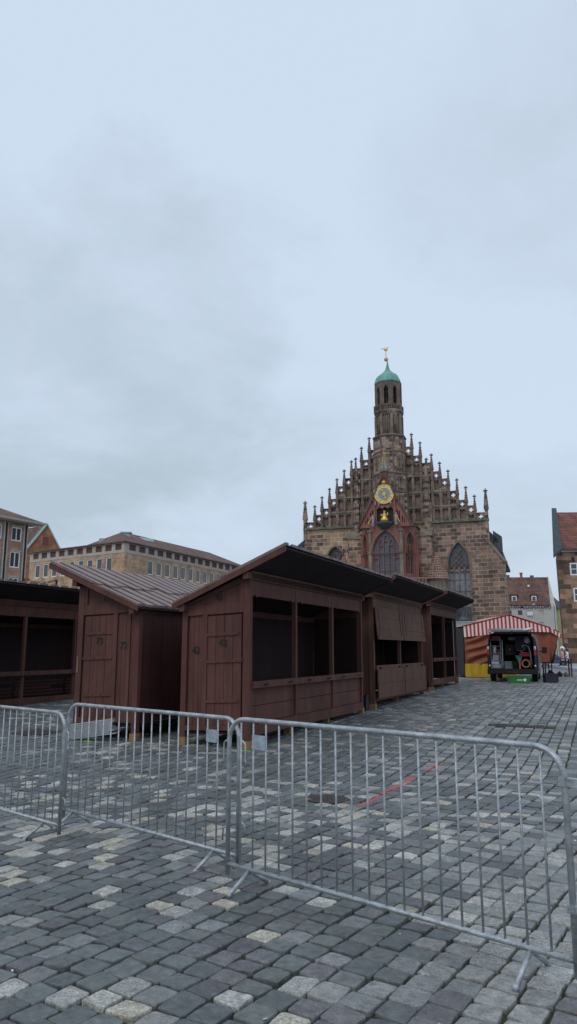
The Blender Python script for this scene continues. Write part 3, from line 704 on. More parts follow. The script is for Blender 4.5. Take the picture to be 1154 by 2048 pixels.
        mb = MB(); d0_, d1_ = .192, depth-.162; mb.hexa([T(v) for v in ((.034, d0_, 2.372), (.052, d0_, 2.372), (.052, d1_, 2.372), (.034, d1_, 2.372))], [T(v) for v in ((.034, d0_, rz(d0_)-.12), (.052, d0_, rz(d0_)-.12), (.052, d1_, rz(d1_)-.07), (.034, d1_, rz(d1_)-.07))]); part('gable_panel', mb, m, e)
        dr = P('door', *[(.012, .052, .155+.1605*k+.004, .155+.1605*(k+1)-.004, .405, 2.17) for k in range(4)])
        for z_ in (.78, 1.42, 1.86):
            mb = MB(); BX(mb, -.008, .011, .20 if z_ != 1.42 else .12, .80, z_-.024, z_+.026); part('strap_hinge', mb, m, dr)
            for dd_ in (.24, .42, .60): mb = MB(); BX(mb, -.014, -.008, dd_-.008, dd_+.008, z_-.007, z_+.009); part('bolt', mb, M['iron'], dr)
            if z_ == 1.42: mb = MB(); BX(mb, -.022, -.004, .12, .15, z_-.03, z_+.035); part('latch', mb, M['iron'], dr)
        P('recessed_panel', *[(.030, .054, .888+.088*k+.003, .888+.088*(k+1)-.003, .40, 2.19) for k in range(3)])
        if sign < 0: P('brass_latch', (-.012, .0, .03, .055, 1.18, 1.46), mm=M['raw_wood'])
        def lab(dd, z_, parent, sz=.17):
            w = Vector(T((-.002 if parent == e else 0.006, dd, z_)))
            text('number', number, sz, (w.x+(-.001 if parent != e else .026), w.y, w.z), (0, -1, 0), (0, 0, 1), M['black'], parent, depth=.006, bold=.0015, sx=.92)
        lab(.50, 1.72, dr); lab(1.02, 1.62, e); lab(.60, 2.475, e, .15)
    if text_on == 'sill':
        for i in range(bays):
            for fx in (.07, .93):
                w = Vector(T((i*bw+bw*fx, -.046, 1.02))); text('number', number, .085, w, (1, 0, 0), (0, 0, 1), M['black'], e, depth=.003)
    # flaps: upper ones propped out, lower ones hanging down
    if flaps:
        for i in range(bays):
            xa, xb = i*bw+.03, (i+1)*bw-.03; th = R(4.5); hh = .80
            mb = MB()
            def F2(x, t_, a, th=th): return T((x, -.03-math.sin(th)*t_-math.cos(th)*a, zh0+.03-math.cos(th)*t_+math.sin(th)*a))
            def slab(x0, x1, t0, t1, a0, a1): mb.hexa([F2(x0, t0, a0), F2(x1, t0, a0), F2(x1, t0, a1), F2(x0, t0, a1)], [F2(x0, t1, a0), F2(x1, t1, a0), F2(x1, t1, a1), F2(x0, t1, a1)])
            for k in range(3): slab(xa, xb, k*hh/3+.002, (k+1)*hh/3-.002, 0, .022)
            slab(xa, xb, hh-.09, hh+.004, .022, .040)
            up = part('upper_flap', mb, M['brown_grey'], e)
            for xs_ in (xa+.2, xb-.25): mb = MB(); slab(xs_, xs_+.05, .02, hh*.86, .022, .034); part('strap_hinge', mb, M['brown_dark'], up)
            mb = MB()
            for k in range(2): BX(mb, xa, xb, -.105+.008*k, -.075, .28+k*.35+.002, .28+(k+1)*.35-.002)
            part('lower_flap', mb, M['brown_grey'], e)
            for fx in (.14, .86): x = xa+(xb-xa)*fx; P('hinge', (x-.04, x+.04, -.10, -.045, .985, 1.03), mm=M['iron'])
    # roof
    xa, xb = roof_x[0], L_+roof_x[1]; da, db = -over_f, depth+over_b
    rh = roof_hi if roof_hi else 0
    def RT(x, dd, h): return T((x, dd, rz(dd)+h))
    def rslab(mb, x0, x1, d0, d1, h0, h1, mi=0): mb.hexa([RT(x0, d0, h0), RT(x1, d0, h0), RT(x1, d1, h0), RT(x0, d1, h0)], [RT(x0, d0, h1), RT(x1, d0, h1), RT(x1, d1, h1), RT(x0, d1, h1)], mi)
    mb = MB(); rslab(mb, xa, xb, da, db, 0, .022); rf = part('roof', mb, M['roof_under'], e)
    mb = MB(); rnd = random.Random(int(s*10)+3); nb = int((xb-xa)/.37); w = (xb-xa)/nb; dm = da+(db-da)*.52
    for i in range(nb):      # lower and upper courses of boards, the upper lapping over the lower
        j = rnd.uniform(-.03, .03); x = xa+i*w
        rslab(mb, x+.004, x+w-.004, dm-.05, db+j*.5, .024, .040); 
        rslab(mb, x+.004, x+w-.004, da+j*.2, dm+.08+j*3, .046, .060)
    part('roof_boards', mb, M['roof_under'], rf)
    mb = MB()
    for i in range(nb+1):
        j = rnd.uniform(-.04, .04); x = xa+i*w; x0, x1 = max(xa, x-.128), min(xb, x+.128)
        rslab(mb, x0, x1, dm-.02, db-.02+j, .041, .085); rslab(mb, x0, x1, da+.01, dm+.06+j*4, .061, .110)
    part('roof_battens', mb, M['roof_top'], rf)
    for xv in (xa-.018, xb+.001): mb = MB(); rslab(mb, xv, xv+.017, da, db, -.045, .05); part('verge_board', mb, m, rf)
    for nm, dd in (('purlin_end', .02), ('purlin_end', depth-.06)):
        mb = MB(); mb.hexa(*[[T(v) for v in ((roof_x[0]+.02, dd-.05, rz(dd)+zq), (L_+roof_x[1]-.02, dd-.05, rz(dd)+zq), (L_+roof_x[1]-.02, dd+.05, rz(dd)+zq), (roof_x[0]+.02, dd+.05, rz(dd)+zq))] for zq in (-.15, -.035)]); part('purlin', mb, m, e)
    if False:
        for x in (L_*.33, L_*.66):
            mb = MB(); rslab(mb, x-.03, x+.03, -.6, depth, -.055, -.002); part('rafter', mb, M['roof_under'], e)
    tag(e, name_label, 'market stall', 'empty brown wooden market stalls'); return e
stall('empty brown market stall numbered 42, three open bays, nearest of its row', 0, 0, 5.82, 3, 0.0, number='42')
stall('market stall with two upper flaps propped out and two lower flaps hanging', 6.70, 0, 4.95, 2, .13, number='43', skin_='brown_grey', flaps=True, front='flaps', gable_detail=False, roof_x=(-.42, .05))
stall('farthest market stall, open above and below its sill rail, nearest the striped tent', 12.88, 0, 4.18, 2, .25, number='44', skin_='brown', front='open', gable_detail=False, roof_x=(-.25, .3), over_f=.65)
stall('market stall numbered 73 with closed side and plank back, its ribbed roof sloping right', 0, -3.53, 5.82, 3, 0.0, sign=-1, depth=1.36, number='73', slope=.448, shear=-.035, hi=2.89, over_f=.56, over_b=.10, roof_x=(-.2, .1))
stall('open market stall numbered 60 at the left edge, with stacked slats behind its sill', 2.05-1.94, -8.56, 7.76, 4, -.03, number='60', gable_detail=False, front='slats', text_on='sill')
# ================================================================== the church
CH = empty('church', (11.933, 82.0, 0), R(-19))
tag(CH, 'brown gothic church with a stepped pinnacled gable, gilded clock and slim green domed tower', 'church')
# local frame: x along the west front, y = away from the square, z up
def arch(x0, x1, z0, zs, za, n=7):
    """pointed arch outline, counter-clockwise from bottom left"""
    cx = (x0+x1)/2; hw = (x1-x0)/2; h = za-zs; r = (hw*hw+h*h)/(2*hw); pts = [(x0, z0), (x1, z0)]
    am = math.asin(min(1, h/r)) if h <= r else math.pi/2
    for i in range(n+1): a = am*i/n; pts.append((x1-r+r*math.cos(a), zs+r*math.sin(a)))
    for i in range(n-1, -1, -1): a = am*i/n; pts.append((x0+r-r*math.cos(a), zs+r*math.sin(a)))
    return pts
ZC = 15.6
wl = (-7.80, -5.80, 4.0, 11.9, 13.5); wr = (6.10, 8.42, 1.6, 10.95, 13.35)
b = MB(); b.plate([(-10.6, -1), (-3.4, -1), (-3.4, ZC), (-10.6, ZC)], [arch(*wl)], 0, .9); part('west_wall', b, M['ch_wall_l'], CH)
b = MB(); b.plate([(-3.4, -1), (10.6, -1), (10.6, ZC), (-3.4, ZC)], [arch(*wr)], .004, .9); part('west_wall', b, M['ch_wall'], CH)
def outline(pts, d):
    cx = sum(p[0] for p in pts)/len(pts); cz = sum(p[1] for p in pts)/len(pts); out = []
    k = len(pts)
    for i in range(k):
        p, q, r_ = Vector(pts[i-1]), Vector(pts[i]), Vector(pts[(i+1) % k]); t = (r_-p).normalized(); n_ = Vector((t.y, -t.x)); out.append(tuple(q+n_*d))
    return out
def church_window(spec, y, lights, m_glass, m_stone, tr=.3, surround=.16, upper=None, bars=5, thick=.09, lattice=False):
    x0, x1, z0, zs, za = spec; w = (x1-x0)/lights; a = arch(*spec)
    b = MB(); b.plate(outline(a, surround), [outline(a, -.03)], y-.10, y+.18); win = part('window', b, m_stone, CH)
    b = MB(); b.plate(a, [], y+.42, y+.46); part('glass', b, m_glass, win)
    if upper:
        cz = zs-.1; b = MB(); b.plate([p for p in arch(x0, x1, upper[0], zs, za)], [], y+.36, y+.41); part('glass', b, upper[1], win)
    b = MB(); zt = zs+tr
    for i in range(1, lights): x = x0+i*w; b.box(x-thick/2, x+thick/2, y+.16, y+.36, z0, zt)
    for i in range(lights):       # little arches over the lights
        xa, xb = x0+i*w+thick*.3, x0+(i+1)*w-thick*.3; o = arch(xa, xb, zt-.35, zt-.25, zt+w*.55, 5)
        if xa > x0-.01: b.plate(outline(o, .03), [outline(o, -.05)], y+.18, y+.32)
    hh = za-zt-w*.5; cx = (x0+x1)/2
    if lattice:
        for k in range(-3, 4):
            for sg in (1, -1):
                xa = cx+k*.55; pts_ = [(xa+sg*t, zt+t*1.05) for t in (0, .5, 1.0, 1.5, 2.0)]
                for p, q in zip(pts_, pts_[1:]):
                    if all(abs(v[0]-cx) < (x1-x0)/2*max(0, 1-max(0, v[1]-zs)/(za-zs+.1)) for v in (p, q)): b.bar((p[0], y+.26, p[1]), (q[0], y+.26, q[1]), .07)
        b2 = MB(); b2.plate([(x0, 6.2), (x1, 6.2), (x1, zt-.1), (x0, zt-.1)], [], y+.37, y+.41); part('pale_glass', b2, M['leaded_light'], win)
    elif hh > .5:                   # tracery rings
        R_ = min(hh*.36, (x1-x0)*.22)
        for px, pz, rr in ((cx, zt+w*.55+hh*.50, R_), (cx-(x1-x0)*.22, zt+w*.45+R_*.55, R_*.75), (cx+(x1-x0)*.22, zt+w*.45+R_*.55, R_*.75)):
            b.tube([(px+rr*math.cos(t*.785), y+.27, pz+rr*math.sin(t*.785)) for t in range(8)], .045, 5, closed=True)
            b.bar((px-rr, y+.27, pz), (px+rr, y+.27, pz), .05); b.bar((px, y+.27, pz-rr), (px, y+.27, pz+rr), .05)
    for k in range(1, bars):
        z = z0+(zt-z0)*k/bars; b.box(x0, x1, y+.30, y+.33, z-.02, z+.02)
    part('tracery', b, m_stone, win); return win
church_window(wl, 0, 3, M['leaded'], M['ch_trim'])
church_window(wr, 0, 4, M['leaded'], M['ch_niche'], upper=None, tr=-.5, bars=7, lattice=True)
# cornices
b = MB(); b.hexa([(-10.7, -.30, ZC-.02), (-3.6, -.30, ZC-.02), (-3.6, .5, ZC-.02), (-10.7, .5, ZC-.02)], [(-10.7, -.12, ZC+.24), (-3.6, -.12, ZC+.24), (-3.6, .5, ZC+.24), (-10.7, .5, ZC+.24)]); part('cornice', b, M['copper_edge'], CH); b = MB()
b.hexa([(3.6, -.30, ZC-.02), (10.7, -.30, ZC-.02), (10.7, .5, ZC-.02), (3.6, .5, ZC-.02)], [(3.6, -.12, ZC+.24), (10.7, -.12, ZC+.24), (10.7, .5, ZC+.24), (3.6, .5, ZC+.24)]); part('cornice', b, M['copper_edge'], CH)
# stepped gable: edges of the steps and their tops
US = [10.48, 9.27, 8.37, 7.43, 6.50, 5.60, 4.70, 3.46, 2.50, 1.60]
TP = [16.45, 17.30, 18.00, 19.10, 20.60, 21.50, 22.60, 23.55, 24.70]
TIPS = [19.05, 18.5, 19.55, 20.5, 21.6, 22.6, 23.65, 25.2, 26.3]
PH = .80        # height of the pierced panels
def step_outline(drop):
    pts = [(-US[0], ZC+.15), (US[0], ZC+.15)]
    for i in range(9): pts += [(US[i], TP[i]-drop), (US[i+1], TP[i]-drop)]
    o = list(pts); left = [(-x, z) for x, z in pts[2:]][::-1]
    return o+left
tiers = [ZC+.15, 17.50, 19.25, 21.2, 22.95, 24.6]
def niche(xa, xb, za, zb):
    cx = (xa+xb)/2; q = (xb-xa)/4; h = .16
    return [(xa, za), (xb, za), (xb, zb-h), (xb-q*.5, zb-h*.25), (cx+q*.9, zb), (cx+q*.35, zb-h*.4), (cx, zb-h*1.5), (cx-q*.35, zb-h*.4), (cx-q*.9, zb), (xa+q*.5, zb-h*.25), (xa, zb-h)]
holes = []
rails = []
for sg in (1, -1):
    for i in range(9):
        ua, ub = US[i+1], US[i]; top = TP[i]-PH
        for k in range(5):
            za, zb = tiers[k], tiers[k+1]
            if za > top-.5: break
            zt = min(zb-.22, top-.12)
            if zt-za < .45: continue
            nn = 2 if ub-ua > 1.1 else 1
            for q in range(nn):
                xa = ua+.17+(ub-ua-.34+.12)/nn*q; xb = xa+(ub-ua-.34+.12)/nn-.12
                n_ = niche(xa, xb, za+.16, zt); holes.append([(sg*x, z) for x, z in n_][::sg])
b = MB(); b.plate(step_outline(PH), holes, -.02, .20); part('gable_arcade', b, M['ch_gable'], CH)
b = MB(); b.plate(step_outline(PH+.05), [], .26, .9); part('gable', b, M['ch_niche'], CH)
for k in range(1, 5):       # string courses
    z = tiers[k]; x1 = max([US[i] for i in range(9) if TP[i]-PH > z-.3] or [2])
    for sg in (1, -1):
        b = MB(); xa, xb = sorted((sg*1.7, sg*x1)); b.box(xa, xb, -.14, -.022, z-.10, z+.03); part('string_course', b, M['ch_trim'], CH)
# pierced panels with a cross-shaped opening
def cross_pts(cx, cz, r, w):
    return [(cx-w, cz-r), (cx+w, cz-r), (cx+w*1.0, cz-w), (cx+r, cz-w), (cx+r, cz+w), (cx+w, cz+w), (cx+w, cz+r), (cx-w, cz+r), (cx-w, cz+w), (cx-r, cz+w), (cx-r, cz-w), (cx-w, cz-w)]
for sg in (1, -1):
    for i in range(9):
        ua, ub = US[i+1], US[i]; cx = (ua+ub)/2; z0, z1 = TP[i]-PH+.002, TP[i]; b = MB()
        b.plate([(sg*(x), z) for x, z in ((ua, z0), (ub, z0), (ub, z1), (ua, z1))][::sg], [[(sg*x, z) for x, z in cross_pts(cx, (z0+z1)/2+.02, .235, .09)][::sg]], .05, .30)
        xa, xb = sorted((sg*ua, sg*ub)); b.box(xa, xb, -.04, .36, z1+.002, z1+.09)
        part('pierced_panel', b, M['ch_gable'], CH)
def finial(b, x, y, z, s=.2, mi=0):
    b.box(x-.05, x+.05, y-.05, y+.05, z-s*1.2, z+s*.9, mi); b.box(x-s, x+s, y-.06, y+.06, z-.07, z+.07, mi); b.box(x-.06, x+.06, y-s*.8, y+s*.8, z-.065, z+.065, mi); b.ball((x, y, z), s*.55, mi, 6); b.ball((x, y, z+s*.9), s*.3, mi, 6)
def pinnacle(x, tip, base, w=.24, big=False, y=-.06):
    b = MB(); sh = tip-(1.75 if not big else 2.15)
    b.box(x-w/2, x+w/2, y-w/2, y+w/2+.1, base, sh); b.box(x-w*.7, x+w*.7, y-w*.7, y+w*.7, sh-.08, sh+.02)
    t = tip-.22; b.hexa([(x-w*.68, y-w*.68, sh+.02), (x+w*.68, y-w*.68, sh+.02), (x+w*.68, y+w*.68, sh+.02), (x-w*.68, y+w*.68, sh+.02)], [(x-.045, y-.045, t), (x+.045, y-.045, t), (x+.045, y+.045, t), (x-.045, y+.045, t)])
    nk = 10 if big else 5
    for k in range(nk):
        f = (k+.5)/nk; z = sh+(t-sh)*f; r = w*.55*(1-f)+.05*f+.03; s_ = .05 if big else .028
        for dx_, dy_ in ((1, 1), (1, -1), (-1, 1), (-1, -1)): b.box(x+dx_*r-s_, x+dx_*r+s_, y+dy_*r-s_, y+dy_*r+s_, z-s_, z+s_)
    finial(b, x, y, t+.10, .19 if not big else .24); return part('pinnacle', b, M['ch_dark'] if not big else M['ch_gable'], CH)
for sg in (1, -1):
    for i in range(9):
        pinnacle(sg*US[i], TIPS[i], TP[i-1]-.9 if i else ZC-1.2, .36 if not i else .29, big=(i == 0))
    b = MB()                 # shafts running down the gable below each pinnacle
    for i in range(1, 9): b.box(sg*US[i]-.09, sg*US[i]+.09, -.12, -.022, ZC+.2, TIPS[i]-1.76)
    part('gable_shafts', b, M['ch_trim'], CH)
pinnacle(-4.18, 23.95, 21.5, .22); pinnacle(4.12, 23.2, 21.5, .2)
# clustered stair shafts beside the centre
for sg in (1, -1):
    b = MB(); cx = sg*4.05
    b.lathe((cx, -.2, 0), [(.40, 14.4), (.46, 15.5), (.38, 15.6), (.38, 16.9), (.46, 17.05), (.34, 17.2), (.34, 18.9), (.42, 19.0), (.30, 19.2), (.30, 20.9), (.36, 21.0), (.22, 21.2), (.20, 22.2), (.02, 23.0)], 6, smooth=False)
    for a in range(6):
        t = a*math.pi/3; b.box(cx+.42*math.cos(t)-.05, cx+.42*math.cos(t)+.05, -.2+.42*math.sin(t)-.05, -.2+.42*math.sin(t)+.05, 15.7, 18.3)
        b.box(cx+.34*math.cos(t)-.04, cx+.34*math.cos(t)+.04, -.2+.34*math.sin(t)-.04, -.2+.34*math.sin(t)+.04, 19.2, 21.3)
    part('stair_turret', b, M['ch_gable'], CH)
# middle buttresses with sloped tops
for xa, xb, zt in ((2.95, 4.55, 14.0), (-4.9, -3.4, 14.0)):
    b = MB(); b.box(xa, xb, -1.5, -.002, -1, zt); part('buttress', b, M['ch_wall'] if xa > 0 else M['ch_wall_l'], CH)
    b = MB(); b.hexa([(xa-.1, -1.65, zt+.002), (xb+.1, -1.65, zt+.002), (xb+.1, -.002, zt+.002), (xa-.1, -.002, zt+.002)], [(xa-.1, -1.55, zt+.15), (xb+.1, -1.55, zt+.15), (xb+.1, -.002, zt+1.25), (xa-.1, -.002, zt+1.25)]); part('buttress_cap', b, M['ch_trim'], CH)
# corner buttresses, set diagonally
for sg in (1, -1):
    d = Vector((sg*.955, -.297, 0)); n_ = Vector((-d.y, d.x, 0))*sg; c0 = Vector((sg*10.0, .36, 0)); hw = .5
    def pt(r, s_, z): v = c0+d*r+n_*s_; return (v.x, v.y, z)
    mm_ = M['ch_wall'] if sg > 0 else M['ch_wall_l']
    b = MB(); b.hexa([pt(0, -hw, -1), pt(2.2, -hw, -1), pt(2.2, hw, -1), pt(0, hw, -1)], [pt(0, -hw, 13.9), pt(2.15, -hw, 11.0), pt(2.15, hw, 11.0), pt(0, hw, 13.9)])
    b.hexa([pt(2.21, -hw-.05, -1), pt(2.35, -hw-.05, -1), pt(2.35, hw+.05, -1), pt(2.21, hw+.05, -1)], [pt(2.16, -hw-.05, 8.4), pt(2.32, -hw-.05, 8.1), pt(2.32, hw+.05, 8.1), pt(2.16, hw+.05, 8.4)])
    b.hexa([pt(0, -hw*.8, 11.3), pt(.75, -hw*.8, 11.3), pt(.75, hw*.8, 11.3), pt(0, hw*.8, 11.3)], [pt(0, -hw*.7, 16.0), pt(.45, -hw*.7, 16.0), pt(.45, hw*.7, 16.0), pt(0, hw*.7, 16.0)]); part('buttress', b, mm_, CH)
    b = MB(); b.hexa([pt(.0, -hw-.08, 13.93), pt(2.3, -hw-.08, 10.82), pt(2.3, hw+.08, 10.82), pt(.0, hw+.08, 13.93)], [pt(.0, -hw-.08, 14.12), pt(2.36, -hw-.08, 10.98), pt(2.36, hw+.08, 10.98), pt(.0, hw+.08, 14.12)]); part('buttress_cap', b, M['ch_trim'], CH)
# nave behind with its steep roof and projecting eaves
b = MB(); b.box(-10.4, 10.4, .92, 34, -1, 14.2); part('nave', b, M['ch_wall'], CH)
b = MB()
prof = [(-11.5, 13.2), (-11.5, 13.6), (-10.2, 15.0), (-2.0, 23.0), (2.0, 23.0), (10.2, 15.0), (11.5, 13.6), (11.5, 13.2)]
b.plate(prof[::-1], [], 1.0, 34); part('nave_roof', b, M['lead'], CH)
for sg in (1, -1):
    b = MB(); b.hexa([(sg*11.0, 1.0, 12.0), (sg*11.9, 1.0, 12.2), (sg*11.9, 2.2, 12.2), (sg*11.0, 2.2, 12.0)], [(sg*11.0, 1.0, 14.6), (sg*11.9, 1.0, 13.9), (sg*11.9, 2.2, 13.9), (sg*11.0, 2.2, 14.6)]); part('dormer', b, M['lead'], CH)
# ------------------------------------------------------------------ tower
TX, TY = -.15, .35
def octo(b, prof, y=TY, mi=0): b.lathe((TX, y, 0), prof, 8, mi, rot=math.pi/8, smooth=False)
b = MB(); octo(b, [(2.25, 15.8), (2.25, 19.2), (2.12, 19.4), (2.12, 21.4), (1.98, 21.6), (1.98, 24.0), (1.86, 24.2), (1.86, 25.9)]); tw = part('tower', b, M['ch_gable'], CH)
b = MB()
for z, r in ((19.3, 2.26), (21.5, 2.1), (24.1, 1.98), (26.05, 1.95)): octo(b, [(r-.05, z-.16), (r+.08, z-.06), (r+.08, z+.04), (r-.05, z+.14)])
part('ring_mouldings', b, M['ch_dark'], tw)
b = MB()                     # shafts and blind lights on the lower stages
for k in range(8):
    a = math.pi/8+k*math.pi/4
    for r, za, zb in ((2.18, 15.9, 19.2), (2.06, 19.4, 21.4), (1.92, 21.6, 24.0), (1.83, 24.2, 25.9)):
        x, y = TX+r*math.cos(a), TY+r*math.sin(a); b.box(x-.10, x+.10, y-.10, y+.10, za, zb)
part('corner_shafts', b, M['ch_dark'], tw)
b = MB()
for k in range(8):
    a = k*math.pi/4; ca, sa = math.cos(a), math.sin(a)
    for r, za, zb, hw in ((2.12, 16.4, 18.9, .42), (1.99, 19.7, 21.1, .38), (1.86, 22.0, 23.7, .36)):
        for sgn in (-1, 1):
            x, y = TX+r*ca-sa*hw*.5*sgn, TY+r*sa+ca*hw*.5*sgn
            b.bar((x, y, za), (x, y, zb), .24, .10, up=(ca, sa, 0))
part('blind_lights', b, M['ch_niche'], tw)
# upper stage: slim shafts round a dark core
b = MB(); octo(b, [(1.42, 25.9), (1.42, 29.0)]); part('upper_stage', b, M['ch_niche'], CH)
b = MB(); octo(b, [(1.60, 25.9), (1.75, 26.0), (1.75, 26.2), (1.5, 26.35)]); octo(b, [(1.5, 28.55), (1.62, 28.7), (1.74, 28.95), (1.78, 29.1), (1.78, 29.25), (1.4, 29.3)]); part('gallery_floor', b, M['ch_gable'], CH)
b = MB()
for k in range(8):
    a = math.pi/8+k*math.pi/4; x, y = TX+1.58*math.cos(a), TY+1.58*math.sin(a); b.box(x-.13, x+.13, y-.13, y+.13, 26.2, 28.7)
    p0 = Vector((TX+1.52*math.cos(a), TY+1.52*math.sin(a), 0)); a2 = a+math.pi/4; p1 = Vector((TX+1.52*math.cos(a2), TY+1.52*math.sin(a2), 0))
    for f in (.33, .5, .67):
        q = p0.lerp(p1, f); b.tube([(q.x, q.y, 26.3), (q.x, q.y, 28.6)], .045 if f != .5 else .06, 5)
part('upper_shafts', b, M['ch_trim'], CH)
b = MB()                     # balustrade
for k in range(8):
    a = math.pi/8+k*math.pi/4; p0 = Vector((TX+1.70*math.cos(a), TY+1.70*math.sin(a), 0)); a2 = a+math.pi/4; p1 = Vector((TX+1.70*math.cos(a2), TY+1.70*math.sin(a2), 0))
    b.bar(p0+Vector((0,0,29.85)), p1+Vector((0,0,29.85)), .10, .10); b.box(p0.x-.08, p0.x+.08, p0.y-.08, p0.y+.08, 29.2, 30.0)
    for f in range(1, 6): q = p0.lerp(p1, f/6); b.box(q.x-.035, q.x+.035, q.y-.035, q.y+.035, 29.27, 29.82)
part('balustrade', b, M['ch_dark'], CH)
# bell lantern: eight piers, arched openings, louvres in the slanting faces
b = MB(); RL = 1.50
for k in range(8):
    a = math.pi/8+k*math.pi/4; a2 = a+math.pi/4
    p0 = Vector((TX+RL*math.cos(a), TY+RL*math.sin(a), 0)); p1 = Vector((TX+RL*math.cos(a2), TY+RL*math.sin(a2), 0)); u = (p1-p0); w = u.length; u.normalize(); nn = Vector((u.y, -u.x, 0))
    def fw(v): q = p0+u*v[0]+nn*(v[1]); return (q.x, q.y, v[2])
    b.plate([(0, 29.3), (w, 29.3), (w, 32.75), (0, 32.75)], [arch(w*.27, w*.73, 29.9, 31.7, 32.25, 5)], -.28, .02, fn=fw)
    b.box(p0.x-.11, p0.x+.11, p0.y-.11, p0.y+.11, 29.3, 32.7)
part('bell_lantern', b, M['ch_dark'], CH)
b = MB()
for k in range(8):
    a = k*math.pi/4
    if k in (6, 2): 
        for zq in (30.2, 30.5, 31.4): b.box(TX-.32, TX+.32, TY+math.sin(a)*1.2-.03, TY+math.sin(a)*1.2+.03, zq, zq+.06)
        b.box(TX-.03, TX+.03, TY+math.sin(a)*1.2-.03, TY+math.sin(a)*1.2+.03, 29.5, 32.1); continue
    ca, sa = math.cos(a), math.sin(a)
    for j in range(11): z = 29.95+j*.19; b.bar((TX+1.2*ca+sa*.32, TY+1.2*sa-ca*.32, z), (TX+1.2*ca-sa*.32, TY+1.2*sa+ca*.32, z), .16, .03, up=(ca*.6, sa*.6, .6))
part('louvres', b, M['black'], CH)
b = MB(); b.lathe((TX, TY, 30.3), [(.01, .75), (.14, .72), (.2, .5), (.26, .2), (.36, 0)], 12); b.bar((TX-1.1, TY, 31.15), (TX+1.1, TY, 31.15), .12); part('bell', b, M['lead'], CH)
b = MB(); octo(b, [(1.50, 32.70), (1.66, 32.80), (1.66, 32.9)]); octo(b, [(1.62, 32.88), (1.58, 33.05), (1.50, 33.35), (1.34, 33.65), (1.08, 33.9), (.78, 34.1), (.50, 34.35), (.30, 34.62), (.19, 34.95), (.12, 35.3), (.06, 35.75)]); dome = part('dome', b, M['copper'], CH)
b = MB(); b.ball((TX-.15, TY, 36.0), .26, 0, 12); fin = part('finial_ball', b, M['gold'], dome)
b = MB(); b.tube([(TX-.15, TY, 36.2), (TX-.15, TY, 37.4)], .03, 6); part('vane_rod', b, M['iron'], dome)
b = MB(); b.lathe((TX-.15, TY, 37.28), [(.001, -.03), (.22, -.03), (.24, 0), (.22, .03), (.001, .03)], 14); b.v = [(v[0], TY+(v[2]-37.28), 37.28+(v[1]-TY)) for v in b.v]
b.bar((TX-.75, TY, 37.42), (TX-.3, TY, 37.40), .09, .03); b.bar((TX+.02, TY, 37.5), (TX+.22, TY, 37.52), .08, .03); b.box(TX-.5, TX-.44, TY-.02, TY+.02, 37.3, 37.5); part('weather_vane', b, M['gold'], dome)
# ------------------------------------------------------------------ red chapel over the porch
PW = [(-3.05, -2.2), (-1.72, -4.2), (1.72, -4.2), (3.05, -2.2)]      # plan of its three faces
zc0, zc1 = 8.9, 14.6
def face_fn(p, q):
    p = Vector((*p, 0)); q = Vector((*q, 0)); u = (q-p).normalized(); nn = Vector((-u.y, u.x, 0))
    def f(v): r_ = p+u*v[0]+nn*v[1]; return (r_.x, r_.y, v[2])
    return f, (q-p).length
b = MB()
b.add([(x, y, z) for z in (-1, 8.3) for x, y in ((-4.4, -.003), (-4.4, -4.6), (4.4, -4.6), (4.4, -.003))], [(0,1,5,4), (1,2,6,5), (2,3,7,6), (4,5,6,7)]); porch = part('porch', b, M['ch_wall'], CH)
b = MB(); b.box(-4.5, 4.5, -4.75, -.004, 8.302, 8.5); part('porch_cornice', b, M['ch_trim'], porch)
b = MB(); 
for i in range(26): x = -4.35+i*.345; b.box(x-.05, x+.05, -4.62, -4.52, 8.5, 9.0)
b.box(-4.45, 4.45, -4.66, -4.48, 9.0, 9.12); part('balustrade', b, M['ch_trim'], porch)
faces = [(PW[0], PW[1], (.62, 1.78), 2, False), (PW[1], PW[2], (.30, 3.14), 5, True), (PW[2], PW[3], (.62, 1.78), 3, False)]
